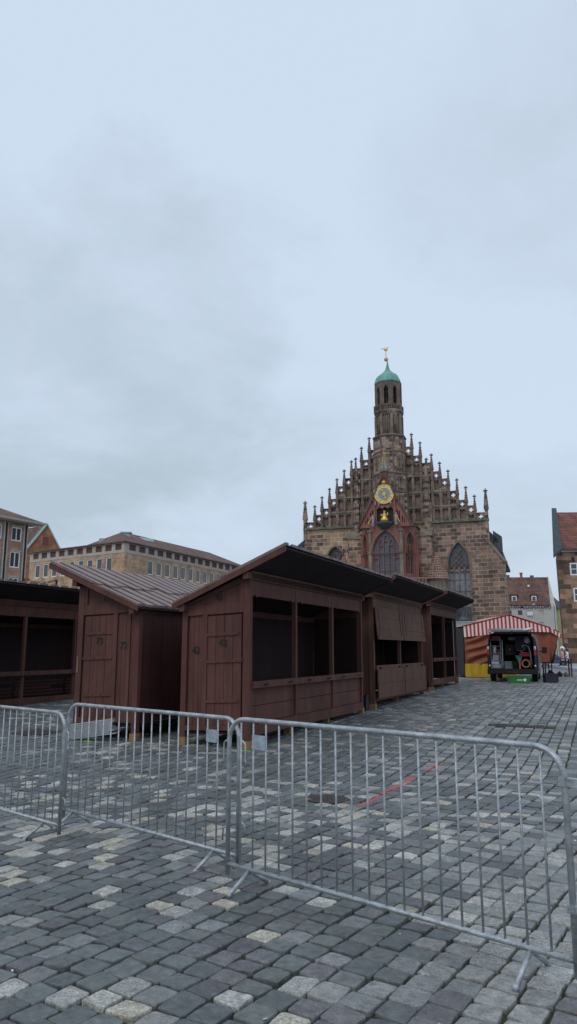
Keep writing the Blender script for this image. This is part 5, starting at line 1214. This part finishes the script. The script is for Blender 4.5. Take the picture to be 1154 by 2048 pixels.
# striped gable cloth
nst = 44; b = MB()
for i in range(nst):
    xa, xb = xl+(xr-xl)*i/nst, xl+(xr-xl)*(i+1)/nst; mi = 1 if i % 2 == 0 else 0
    for k in range(3):
        def row(x, t): zt_, zb_ = ztop(x), zbot(x); return (x+.01*math.sin(x*9)*t, -.02-.05*t-.015*math.sin(x*7)*t, zt_+(zb_-zt_)*t)
        t0, t1 = k/3, (k+1)/3; b.add([row(xa, t0), row(xb, t0), row(xb, t1), row(xa, t1)], [(0, 3, 2, 1)], mi)
part('striped_cloth', b, [M['tent_red'], M['tent_white']], TE, fix=False)
b = MB()
for sg, (xa, za, xb, zb_) in enumerate(((xl-.08, zl+.02, xp, zp+.03), (xp, zp+.03, xr+.45, zr-.16))):
    n_ = 14
    for i in range(n_):
        ya, yb = DT*i/n_, DT*(i+1)/n_; b.add([(xa, ya, za), (xb, ya, zb_), (xb, yb, zb_), (xa, yb, za)], [(0, 1, 2, 3)], i % 2)
b.tube([(xl-.08, -.03, zl+.02), (xp, -.03, zp+.04), (xr, -.03, zr+.02)], .028, 6, mi=0)
part('roof', b, [M['tent_red'], M['tent_white']], TE, fix=False)
b = MB()       # awning flap sagging on the right side
for i in range(16):
    ya, yb = -.05+DT*i/16, -.05+DT*(i+1)/16
    def fl(y, t): return (xr-.05+.55*t, y, zr+.02-.32*t-.05*math.sin(y*5)*t-.06*t*t)
    for k in range(2): t0, t1 = k/2, (k+1)/2; b.add([fl(ya, t0), fl(ya, t1), fl(yb, t1), fl(yb, t0)], [(0, 1, 2, 3)], i % 2)
n_ = 7
for i in range(n_):
    t0, t1 = i/n_, (i+1)/n_
    b.add([(xr-.05+.55*t0, -.06, zr+.02-.32*t0), (xr-.05+.55*t1, -.06, zr+.02-.32*t1), (xr-.05+.5*t1+.02, -.07, zr-.16-.32*t1), (xr-.05+.5*t0, -.07, zr-.16-.32*t0)], [(0, 1, 2, 3)], i % 2)
part('awning_flap', b, [M['tent_red'], M['tent_white']], TE, fix=False)
def cloth(name, f, nu, nv, m, parent):
    b = MB()
    for j in range(nv+1):
        for i in range(nu+1): b.v.append(f(i/nu, j/nv))
    for j in range(nv):
        for i in range(nu): a = j*(nu+1)+i; b.f.append((a, a+1, a+nu+2, a+nu+1)); b.mi.append(0); b.sm.append(True)
    return b.build(name, m, parent, fix=False)
cloth('side_sheet', lambda u, v: (.02+u*2.4, .02+.075*math.sin((u*1.5-v*2.2)*9+math.sin(v*5+u*3)*1.2)*(1-abs(2*u-1)**4)-.03*math.sin(v*math.pi), .58+v*1.42), 70, 40, M['tarp'], TE)
cloth('side_sheet', lambda u, v: (2.4+u*2.02*(.80+.20*v) , .10+.55*v*max(0, u-.6)*-.6+.03*math.sin(u*26+v*4), 2.12-.14*u-(1-v)*(1.30+.25*u*(1-u))*(1.0)), 50, 24, M['tarp'], TE)
cloth('side_sheet', lambda u, v: (4.42-.30*(1-v)+.03*math.sin(u*20), .1+u*3.8, 1.96-(1-v)*1.35), 40, 12, M['tarp'], TE)
cloth('back_sheet', lambda u, v: (u*4.0, DT-.05+.03*math.sin(u*30), .2+v*2.0), 40, 4, M['tarp'], TE)
cloth('yellow_skirt', lambda u, v: (-.01+u*2.4, -.04+.03*math.sin(u*44+math.sin(v*3))*(.3+.7*(1-v)), .005+.60*v), 80, 8, M['yellow'], TE)
b = MB()
for x, y in ((.0, .06), (4.0, .08), (0, DT-.1), (4.0, DT-.1), (4.15, .9)): b = MB(); b.tube([(x, y, 0), (x, y, 2.2)], .025, 6); part('tent_post', b, M['iron'], TE)
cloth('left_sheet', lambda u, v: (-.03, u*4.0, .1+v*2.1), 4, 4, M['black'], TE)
# ================================================================== van with its back open
VO = (7.80, 29.0, .36); VA = R(70)
VN = empty('delivery_van', VO, R(-20.5)); tag(VN, 'black delivery van seen from behind, tailgate up, shelves of tools inside', 'van')
# local: x to the right (0..1.86), y forward, z up
w, hv, lv = 1.84, 1.93, 4.7
def vx(x, y, z):      # tumblehome: narrower towards the roof
    t = max(0, (z-.95)/(hv-.95)); return (w/2+(x-w/2)*(1-.13*t**1.6), y+.10*t, z)
b = MB()
th = .09
# side shells and roof as a rounded section extruded forward
sec = [(0, .28), (0, .95), (.02, 1.35), (.07, 1.65), (.16, 1.84), (.34, 1.92), (w/2, 1.95)]
sec = sec+[(w-x, z) for x, z in sec[::-1][1:]]
inn = [(min(max(x, .09), w-.09), min(z, 1.85) if z > .3 else .46) for x, z in sec]
ysec = [(0, 1), (.12, 1.0), (3.2, 1.0), (3.75, .86), (4.3, .62), (4.68, .5)]
o = len(b.v); n_ = len(sec)
for y, kz in ysec:
    for x, z in sec: zz_ = .28+(z-.28)*kz; b.v.append((w/2+(x-w/2)*(1 if kz > .8 else .95), y, zz_))
for j in range(len(ysec)-1):
    for i in range(n_-1): a = o+j*n_+i; b.f.append((a, a+1, a+n_+1, a+n_)); b.mi.append(0); b.sm.append(True)
b.f.append(tuple(o+(len(ysec)-1)*n_+i for i in range(n_))); b.mi.append(0); b.sm.append(False)
o = len(b.v)
for x, z in sec: b.v.append((x, 0, z))
for x, z in inn: b.v.append((x, .0, z))
for i in range(n_-1): b.f.append((o+i, o+i+1, o+n_+i+1, o+n_+i)); b.mi.append(0); b.sm.append(False)
o2 = len(b.v)
for y in (0, 3.0):
    for x, z in inn: b.v.append((x, y, z))
for i in range(n_-1): b.f.append((o2+i, o2+n_+i, o2+n_+i+1, o2+i+1)); b.mi.append(1); b.sm.append(False)
part('body', b, [M['van'], M['black']], VN, fix=False)
b = MB(); b.box(.09, w-.09, .02, 3.0, .44, .50); b.box(.09, w-.09, 2.95, 3.0, .5, 1.85); part('cargo_floor', b, M['black'], VN)
b = MB(); b.box(-.01, w+.01, -.10, .06, .30, .46); b.box(.04, w-.04, -.13, -.10, .33, .43); b.box(.15, w-.15, -.07, .01, .462, .50); bp_ = part('bumper', b, M['rubber'], VN)
b = MB(); b.box(.70, 1.14, -.14, -.131, .34, .42); part('step_plate', b, M['iron'], bp_)
b = MB()        # raised tailgate, roughly level above the roof
b.hexa([(.10, -.92, 1.90), (w-.10, -.92, 1.90), (w-.08, .08, 1.98), (.08, .08, 1.98)], [(.14, -.90, 1.965), (w-.14, -.90, 1.965), (w-.10, .10, 2.05), (.10, .10, 2.05)])
tg = part('tailgate', b, M['van'], VN)
b = MB(); b.hexa([(.22, -.80, 1.896), (w-.22, -.80, 1.896), (w-.2, -.30, 1.935), (.2, -.30, 1.935)], [(.22, -.80, 1.902), (w-.22, -.80, 1.902), (w-.2, -.30, 1.941), (.2, -.30, 1.941)]); part('rear_window', b, M['pane'], tg)
b = MB(); b.bar((w-.35, -.93, 1.96), (w-.12, -.1, 2.06), .10, .03); b.bar((.12, -.92, 1.93), (.28, -.90, 1.93), .05, .03); part('trim', b, M['white'], tg)
b = MB(); b.bar((w/2+.1, -.94, 1.94), (w/2+.1, -.90, 1.80), .035); part('wiper', b, M['rubber'], tg)
for x in (.14, w-.14):
    b = MB(); b.tube([(x, .03, 1.55), (x, -.45, 1.92)], .014, 6); part('gas_strut', b, M['iron'], VN)
for sg in (0, 1):
    x0 = .0 if not sg else w-.095; tl = MB(); tl.box(x0, x0+.095, -.035, -.001, 1.02, 1.24); t_ = part('tail_light', tl, M['red_lens'], VN)
    tl = MB(); tl.box(x0+.01, x0+.085, -.036, -.001, 1.243, 1.36); tl.ball((x0+.05, -.03, 1.30), .035, 0, 8); part('clear_lens', tl, M['white_lens'], t_)
    tl = MB(); tl.ball((x0+.05+(.03 if not sg else -.03), -.02, .62), .04, 0, 8); part('reflector', tl, M['white_lens'], VN)
for x in (.02, w-.24):
    for y in (.75, 3.75):
        b = MB(); b.lathe((0, 0, 0), [(.16, 0), (.30, .01), (.325, .04), (.325, .18), (.30, .21), (.16, .22)], 24); b.v = [(x+v[2], y+v[0], .325+v[1]) for v in b.v]; wh = part('wheel', b, M['rubber'], VN)
        b = MB(); b.lathe((0, 0, 0), [(.01, -.005), (.17, -.005), (.17, .225), (.01, .225)], 18); b.v = [(x+v[2], y+v[0], .325+v[1]) for v in b.v]; part('rim', b, M['cont'], wh)
# right flank: sliding door pushed back and mirror
b = MB()
for k in range(5):
    z0_, z1_ = .42+k*.28, .42+(k+1)*.28; bx = lambda z: w+.05-.13*w/2*max(0, (z-.95)/(hv-.95))**1.6
    b.hexa([(bx(z0_), .35, z0_), (bx(z0_)+.03, .35, z0_), (bx(z0_)+.03, 1.75, z0_), (bx(z0_), 1.75, z0_)], [(bx(z1_), .35, z1_), (bx(z1_)+.03, .35, z1_), (bx(z1_)+.03, 1.75, z1_), (bx(z1_), 1.75, z1_)])
sd_ = part('sliding_door', b, M['van_side'], VN); b = MB(); b.box(w+.085, w+.11, .45, .62, 1.0, 1.06); part('handle', b, M['iron'], sd_)
b = MB(); b.bar((w, 3.1, 1.15), (w+.22, 3.05, 1.2), .05); b.box(w+.12, w+.32, 2.98, 3.08, 1.08, 1.34); part('mirror', b, M['rubber'], VN)
# things inside: shelves with boxes left, hooks and coils right
b = MB()
for x in (.13, .50): b.box(x-.012, x+.012, .15, .19, .5, 1.7)
for z in (.52, .80, 1.08, 1.36, 1.60): b.box(.13, .50, .15, .60, z, z+.02)
part('shelf_rack', b, M['cont'], VN)
M['van_in'] = M['grey_item']
rnd = random.Random(21)
def item(name, mb, m, label, cat, group=None):
    o = mb.build(name, m); o.location = VO; o.rotation_euler = VN.rotation_euler; tag(o, label, cat, group); return o
b = MB(); b.box(.16, .47, .17, .5, .54, .68); b.box(.17, .46, .165, .17, .56, .60); item('toolbox', b, M['grey_item'], 'pale grey box on the lowest shelf at the left inside the open van', 'box', 'pale boxes on the shelf rack in the van')
b = MB(); b.box(.15, .42, .17, .5, .69, .775); b.box(.18, .34, .165, .17, .71, .75); item('toolbox', b, M['white'], 'white box lying on top of the lowest pale box in the van', 'box', 'pale boxes on the shelf rack in the van')
b = MB(); b.hexa([(.17, .17, .82), (.40, .17, .82), (.44, .45, .82), (.20, .45, .82)], [(.20, .17, 1.04), (.43, .17, 1.04), (.46, .45, 1.04), (.23, .45, 1.04)]); item('toolbox', b, M['grey_item'], 'leaning grey case on the second shelf at the left inside the van', 'box', 'pale boxes on the shelf rack in the van')
b = MB(); b.lathe((.26, .3, 1.10), [(.075, 0), (.075, .24), (.05, .26), (.05, .30)], 12); item('canister', b, M['white'], 'white canister standing on the third shelf at the left inside the van', 'canister')
b = MB(); b.box(.36, .47, .22, .4, 1.10, 1.24); b.ball((.41, .26, 1.22), .05, 0, 8); item('red_bag', b, M['red_item'], 'small dark red bag beside the white canister in the van', 'bag')
b = MB(); b.box(.19, .48, .14, .45, 1.66, 1.76); item('red_case', b, M['red_item'], 'crimson case on the top shelf at the left inside the van', 'case')
b = MB(); b.tube([(.78+.012*i, .9-.02*math.sin(i), 1.66+.02*math.sin(i*1.3)) for i in range(30)], .05, 6); b.box(.8, 1.05, .8, .9, 1.60, 1.72); item('rolled_sheet', b, M['grey_item'], 'crumpled pale sheet hanging under the roof in the middle of the van', 'sheet')
b = MB(); b.box(1.05, 1.65, .35, .38, 1.2, 1.75); b.box(1.1, 1.2, .34, .35, 1.3, 1.6); item('hanging_jacket', b, M['cloth_dark'], 'dark blue jacket hanging inside the van at upper right', 'jacket')
b = MB(); b.add([(1.02, .3, 1.02), (1.30, .28, 1.00), (1.24, .25, .80), (1.16, .3, .70), (1.02, .36, 1.02), (1.30, .36, 1.0), (1.24, .36, .8), (1.16, .36, .7)], [(0, 1, 2, 3), (4, 7, 6, 5), (0, 4, 5, 1), (1, 5, 6, 2), (2, 6, 7, 3), (3, 7, 4, 0)]); item('teal_cloth', b, M['teal_item'], 'teal cloth hanging in the middle of the open van above the orange coil', 'cloth')
b = MB(); b.box(1.18, 1.62, .25, .5, .98, 1.08); b.hexa([(1.2, .22, 1.08), (1.6, .22, 1.08), (1.6, .45, 1.08), (1.2, .45, 1.08)], [(1.28, .25, 1.16), (1.55, .25, 1.13), (1.55, .42, 1.13), (1.28, .42, 1.16)]); item('red_tray', b, M['red_item'], 'red tray on the right shelf inside the van, above the orange coil', 'tray')
b = MB()
for r, dz in ((.155, 0), (.125, 0), (.14, .02)): b.tube([(1.42+r*math.cos(t*.393), .2-dz, .70+r*math.sin(t*.393)) for t in range(16)], .022, 7, closed=True)
item('hose_coil', b, M['orange_item'], 'round coil of orange hose standing in the back of the van at lower right', 'hose')
b = MB(); b.box(1.16, 1.22, .18, .45, .50, .88); b.box(1.17, 1.21, .17, .18, .55, .8); item('orange_board', b, M['orange_item'], 'narrow orange board upright left of the orange coil in the van', 'board')
b = MB(); b.tube([(1.35+.22*math.sin(t*.3), .3, 1.2+.22*math.cos(t*.3)) for t in range(9)]+[(1.64, .3, .9), (1.66, .3, .65)], .013, 6); b.tube([(1.25+.15*math.sin(t*.5), .32, 1.3+.12*math.cos(t*.5)) for t in range(9)], .012, 6); item('cable_loop', b, M['cont'], 'grey cable looped over the right shelf inside the van', 'cable')
b = MB(); b.box(.60, .95, .5, .8, .50, .78); b.box(.62, .93, .49, .5, .60, .66); item('toolbox', b, M['cont'], 'low grey chest on the floor in the middle of the open van', 'box')
b = MB(); b.lathe((1.02, .35, .50), [(.10, 0), (.13, .26), (.135, .27), (.12, .25)], 14); b.tube([(.90, .35, .76), (1.02, .35, .90), (1.14, .35, .76)], .008, 5); item('bucket', b, M['garland'], 'dark green bucket on the van floor below the teal cloth', 'bucket')
b = MB(); b.box(.62, 1.0, 1.0, 1.4, 1.02, 1.45); b.box(.70, .92, .985, 1.0, 1.15, 1.32); b.box(.78, .84, .975, .985, 1.2, 1.26); item('machine_case', b, M['iron'], 'dark machine case deep inside the middle of the van', 'case')
b = MB(); b.ball((.80, .95, 1.24), .035, 0, 8); item('work_lamp', b, M['white'], 'tiny white lamp on the dark case deep inside the van', 'lamp')
b = MB(); b.tube([(.56, .2, .52), (.57, .22, 1.62)], .016, 6); b.tube([(.54, .25, .52), (.55, .28, 1.5)], .012, 6); item('long_pole', b, M['white'], 'thin white poles upright beside the shelf rack in the van', 'poles')
b = MB(); b.lathe((1.50, .4, 1.45), [(.02, 0), (.12, .05), (.14, .16), (.06, .28)], 10); item('helmet_bag', b, M['grey_item'], 'grey bag hanging at the upper right inside the van', 'bag')
b = MB(); b.tube([(1.60, .16, .55), (1.62, .16, 1.1), (1.55, .2, 1.35), (1.40, .25, 1.42), (1.28, .25, 1.30)], .02, 6); item('grey_hose', b, M['cont'], 'grey hose arching along the right side inside the van', 'hose')
# crates behind the van
def crate(name, loc, rz, w_, d_, h_, m, label, mark=None):
    e = empty(name, loc, rz); b = MB(); t = .014
    b.box(-w_/2, w_/2, -d_/2, d_/2, .01, .024)
    for y in (-d_/2, d_/2-t):
        for k in range(3): z = .024+k*(h_-.024)/3; b.box(-w_/2, w_/2, y, y+t, z+.012 if k else z, z+(h_-.024)/3-.006)
        n_ = 8
        for i in range(n_+1): x = -w_/2+t+(w_-2*t)*i/n_; b.box(x-.007, x+.007, y+.002, y+t-.002, .024, h_)
    for x in (-w_/2, w_/2-t): b.box(x, x+t, -d_/2+t, d_/2-t, .024, h_-.03)
    b.box(-w_/2-.012, w_/2+.012, -d_/2-.012, -d_/2+.0, h_-.02, h_+.004); b.box(-w_/2-.012, w_/2+.012, d_/2, d_/2+.012, h_-.02, h_+.004)
    part('crate_body', b, m, e)
    if mark: b = MB(); b.box(-.12, .08, -d_/2-.004, -d_/2-.001, h_*.42, h_*.54); b.lathe((0, 0, 0), [(.055, 0), (.055, .003)], 16); b.v[-32:] = [(v[0]+.17, -d_/2-.002-v[2], h_*.5+v[1]) for v in b.v[-32:]]; part('printed_mark', b, M['white'], e)
    tag(e, label, 'crate'); return e
crate('plastic_crate', (8.62, 27.85, .36), R(-2), .74, .42, .26, M['crate_green'], 'green plastic crate with a white mark on the paving behind the open van', True)
crate('plastic_crate', (9.98, 28.3, .36), R(-4), .48, .40, .34, M['crate_dark'], 'dark navy crate on the paving to the right of the van')
# grey container behind the last stall
CB = empty('metal_container', (7.95, 33.2, .36), R(-24)); b = MB(); b.box(-.10, 1.25, 1.2, 3.4, .02, 2.55)
for i in range(9): b.box(-.09+i*.15, -.05+i*.15, 1.18, 1.199, .05, 2.5)
b.box(-.13, 1.28, 1.16, 3.44, 2.552, 2.60); part('shell', b, M['cont'], CB); tag(CB, 'tall pale grey metal container between the last stall and the striped tent', 'container')
CB.location = (7.55, 34.4, .34)
# lamps
def lantern(x, y, zt, label, globe=False):
    g = zg(x, y); e = empty('street_lamp', (x, y, g)); h = zt-g
    b = MB(); b.lathe((0, 0, 0), [(.14, 0), (.14, .25), (.07, .4), (.05, 1.4), (.04, h-.75)], 10); part('pole', b, M['lead'], e)
    if globe: b = MB(); b.ball((0, 0, h-.28), .24, 0, 14); part('globe', b, M['white_lens'], e); b = MB(); b.lathe((0, 0, h-.62), [(.05, 0), (.13, .05), (.13, .12)], 10); part('collar', b, M['lead'], e)
    else:
        b = MB(); b.lathe((0, 0, h-.75), [(.06, 0), (.17, .05), (.17, .08)], 8, smooth=False); b.lathe((0, 0, h-.25), [(.34, 0), (.30, .08), (.20, .20), (.07, .27), (.05, .36), (.01, .42)], 8, smooth=False)
        for k in range(8): a = k*math.pi/4; b.bar((.17*math.cos(a), .17*math.sin(a), h-.68), (.30*math.cos(a), .30*math.sin(a), h-.24), .025)
        part('lantern_frame', b, M['lead'], e); b = MB(); b.lathe((0, 0, h-.67), [(.155, 0), (.28, .42)], 8, smooth=False); part('lantern_glass', b, M['pane'], e)
    tag(e, label, 'street lamp')
lantern(11.95, 50, 3.8, 'old fashioned street lamp with a dark glazed lantern rising behind the last stall')
lantern(11.6, 47.0, 3.4, 'lamp with a round white globe just left of the striped tent', True)
lantern(26.9, 72.5, 2.0, 'white topped lamp beside the walking people', True)
# ================================================================== people far off
def body(name, joints, links, m, root=0, parent=None, sub=1):
    me = bpy.data.meshes.new(name); me.from_pydata([j[0] for j in joints], links, []); o = bpy.data.objects.new(name, me); COL.objects.link(o)
    md = o.modifiers.new('skin', 'SKIN'); md.use_smooth_shade = True
    for i, j in enumerate(joints):
        sv = me.skin_vertices[0].data[i]; r_ = j[1]; sv.radius = (r_, r_) if not isinstance(r_, tuple) else r_; sv.use_root = (i == root)
    ms = o.modifiers.new('sub', 'SUBSURF'); ms.levels = sub; ms.render_levels = sub
    dg = bpy.context.evaluated_depsgraph_get(); me2 = bpy.data.meshes.new_from_object(o.evaluated_get(dg)); o.modifiers.clear(); o.data = me2; me2.materials.clear(); me2.materials.append(m)
    if parent: o.parent = parent
    return o
def walker(loc, rz, label, coat, hairm, legm, sc=1.0, child=False):
    e = empty('person', loc, rz); e.scale = (sc, sc, sc)
    J = [((0, 0, .92), (.14, .10)), ((0, 0, 1.15), (.13, .09)), ((0, .01, 1.38), (.16, .09)), ((0, .02, 1.48), .05), ((0, .04, 1.58), .075), ((0, .05, 1.66), .07),
         ((-.18, .01, 1.38), .06), ((-.24, -.10, 1.12), .045), ((-.22, .10, .95), .035), ((-.22, .16, .90), .03),
         ((.18, .01, 1.38), .06), ((.25, .08, 1.13), .045), ((.22, .26, 1.02), .035), ((.21, .31, 1.0), .03),
         ((-.09, 0, .86), .095), ((-.10, .22, .50), .065), ((-.10, .30, .10), .045), ((-.10, .42, .05), .035),
         ((.09, 0, .86), .095), ((.10, .02, .48), .065), ((.10, -.30, .20), .045), ((.10, -.26, .08), .035)]
    Lk = [(0, 1), (1, 2), (2, 3), (3, 4), (4, 5), (2, 6), (6, 7), (7, 8), (8, 9), (2, 10), (10, 11), (11, 12), (12, 13), (0, 14), (14, 15), (15, 16), (16, 17), (0, 18), (18, 19), (19, 20), (20, 21)]
    bd = body('body', J, Lk, M['skin'], 0, e)
    b = MB(); prof = [(.235, .58), (.20, .85), (.165, 1.05), (.18, 1.28), (.19, 1.40), (.09, 1.49)]; b.lathe((0, .02, 0), prof, 14, cap=False); b.v = [(v[0], .02+(v[1]-.02)*.72, v[2]) for v in b.v]
    b.tube([(-.18, .01, 1.40), (-.25, -.10, 1.12), (-.225, .09, .97)], [.075, .065, .05], 8); b.tube([(.18, .01, 1.40), (.26, .08, 1.13), (.225, .25, 1.03)], [.075, .065, .05], 8); part('coat', b, coat, e)
    b = MB(); b.tube([(-.09, 0, .88), (-.10, .22, .50), (-.10, .30, .12)], [.11, .08, .06], 8); b.tube([(.09, 0, .88), (.10, .02, .48), (.10, -.30, .22)], [.11, .08, .06], 8); part('trousers', b, legm, e)
    for f in (((-.10, .26, .05), (-.10, .46, .04)), ((.10, -.34, .16), (.10, -.26, .035))): b = MB(); b.tube(f, [.05, .045], 8); part('shoe', b, M['cloth_dark'], e)
    b = MB(); b.ball((0, .025, 1.65), .115, 0, 10, 1.1); b.lathe((0, -.03, 1.38), [(.07, 0), (.10, .12), (.10, .25)], 8); part('hair', b, hairm, e)
    tag(e, label, 'person'); return e
walker((25.75, 69.4, zg(26, 69)+.14), R(50), 'walking person in a long pink coat with auburn hair', M['coat'], M['hair'], M['cloth_dark'], .96)
walker((26.5, 70.2, zg(26, 70)+.14), R(60), 'walking person in pale top and dark trousers behind the pink coat', M['white'], M['cloth_dark'], M['cloth_dark'], .93)
# blue car and market table between tent and houses
CR = empty('parked_car', (24.6, 74.5, zg(24, 74)), R(8)); tag(CR, 'blue estate car parked beyond the tent, half hidden by the market table', 'car')
side = [(0, .35), (.02, .75), (.15, .92), (.75, 1.40), (2.2, 1.46), (2.9, .98), (3.9, .88), (4.1, .65), (4.1, .32)]
b = MB(); b.plate(side, [], 0, 1.7); part('body', b, M['blue_car'], CR)
b = MB(); b.plate([(.45, .96), (.85, 1.32), (2.15, 1.37), (2.65, .98)], [], -.012, -.002); part('window', b, M['pane'], CR)
for x in (.8, 3.3):
    b = MB(); b.lathe((0, 0, 0), [(.31, 0), (.31, .2), (.2, .21), (.2, -.01)], 20); b.v = [(x+v[0], v[2]-.03, .31+v[1]) for v in b.v]; wh = part('wheel', b, M['rubber'], CR)
    b = MB(); b.lathe((0, 0, 0), [(.19, -.015), (.19, 0)], 14); b.v = [(x+v[0], v[2]-.032, .31+v[1]) for v in b.v]; part('rim', b, M['cont'], wh)
for z0_, sg in ((.62, 0), (.62, 1)): b = MB(); b.box(-.012, .05, .08+sg*1.34, .28+sg*1.34, z0_, z0_+.16); part('tail_light', b, M['red_lens'], CR)
TB = empty('market_table', (13.15, 36.0, .33), R(-10)); tag(TB, 'dark wooden market table just right of the tent, with bags beneath it', 'table')
b = MB(); b.box(-.75, .55, -.35, .35, .80, .85); part('tabletop', b, M['brown_grey'], TB)
for x in (-.7, .5):
    for y in (-.3, .3): b = MB(); b.box(x-.03, x+.03, y-.03, y+.03, 0, .8); part('leg', b, M['iron'], TB)
rnd = random.Random(3)
for i, (x, y, r_) in enumerate(((-.45, -.1, .17), (-.05, -.15, .14), (.25, -.1, .12))):
    b = MB(); b.lathe((0, 0, 0), [(r_*.7, 0), (r_, r_*.5), (r_*.9, r_*1.1), (r_*.3, r_*1.5), (r_*.4, r_*1.7)], 10); q_ = Vector((13.15, 36.0, .33))+Vector((x*.98, y+x*-.17, 0))
    o = b.build('bag', [M['rubber'], M['brown_dark'], M['ch_trim']][i]); o.location = q_; tag(o, ['black sack under the market table, nearest the tent', 'brown bag under the middle of the market table', 'small pale sack under the right end of the market table'][i], 'bag')
SP = empty('road_sign', (27.9, 80.0, zg(28, 80))); b = MB(); b.tube([(0, 0, 0), (0, 0, 2.3)], .04, 8); part('pole', b, M['cont'], SP)
b = MB(); b.lathe((0, 0, 0), [(.32, 0), (.32, .02)], 20); b.v = [(v[0], -.06-v[2], 2.05+v[1]) for v in b.v]; pn = part('sign_plate', b, M['white'], SP)
b = MB(); b.lathe((0, 0, 0), [(.22, 0), (.22, .006)], 20); b.v = [(v[0], -.085-v[2], 2.05+v[1]) for v in b.v]; part('blue_disc', b, mat('sign_blue', (.02, .03, .14), .5, bump=0), pn)
tag(SP, 'round white road sign with a dark blue disc beyond the blue car', 'sign')
# ================================================================== bits about the stalls
PL = empty('plank_stack', (-3.76, 13.05, zg(-3.6, 13.05)+.01), 0)
rnd = random.Random(2)
for i in range(9):
    b = MB(); dx_ = rnd.uniform(-.03, .03); b.box(dx_, .80+dx_+rnd.uniform(-.03, .04), -.05-.004*i, .05-.004*i, .005+i*.029, .005+i*.029+.024); pl_ = part('plank', b, M['grey_plank'], PL)
PL.rotation_euler = (0, R(-8), R(-12)); tag(PL, 'short stack of silver grey planks lying under the edge of stall 73', 'planks')
b = MB(); b.box(-.16, .16, -.12, .12, 0, .34); b.box(-.17, .17, -.13, .13, .34, .37); b.tube([(-.1, -.1, .4), (-.05, -.14, .44), (.05, -.14, .44), (.1, -.1, .4)], .012, 6); b.box(-.02, .02, -.135, -.122, .1, .2)
o = b.build('cable_box', M['black']); w_ = sn(6.42, -.25); o.location = (w_.x, w_.y, zg(w_.x, w_.y)); o.rotation_euler = (0, 0, R(-24)); tag(o, 'black cable box on the ground in the gap before the stall with propped flaps', 'cable box')
b = MB(); b.box(-.15, .15, -.1, .1, 0, .2); b.box(-.16, .16, -.11, .11, .2, .22)
o = b.build('white_box', M['white']); w_ = sn(12.4, -.6); o.location = (w_.x, w_.y, zg(w_.x, w_.y)+.3); tag(o, 'small white box low in the dark gap before the farthest stall', 'box')
o.location.z -= .3
# fir garland between posts behind the left stall
GL = empty('fir_garland', (0, 0, 0)); tag(GL, 'dark green fir garland sagging between posts above the roof of the leftmost stall', 'garland')
b = MB(); rnd = random.Random(8); pts = []
A_, B_ = Vector((-10.85, 30, 4.47)), Vector((-9.62, 30, 4.42))
for i in range(25): t = i/24; p = A_.lerp(B_, t); p.z -= .14*math.sin(math.pi*t); pts.append(p)
for i in range(1, 14): pts.append(B_+Vector((.02*math.sin(i), 0, -.045*i)))
for p in pts:
    for k in range(26):
        d = Vector((rnd.gauss(0, 1), rnd.gauss(0, 1), rnd.gauss(0, 1))).normalized(); q_ = p+Vector((rnd.uniform(-.03, .03),)*3); s_ = Vector((d.y, -d.x, .1)).normalized()*.008; e_ = q_+d*rnd.uniform(.03, .065)
        b.add([q_-s_, q_+s_, e_], [(0, 1, 2)])
part('fir_twigs', b, M['garland'], GL, fix=False)
b = MB()
for x in (-10.95, -9.60): b.tube([(x, 30.05, zg(x, 30)), (x, 30.05, 4.5 if x < -10 else 4.44)], .03, 6)
part('post', b, M['brown_dark'], GL)
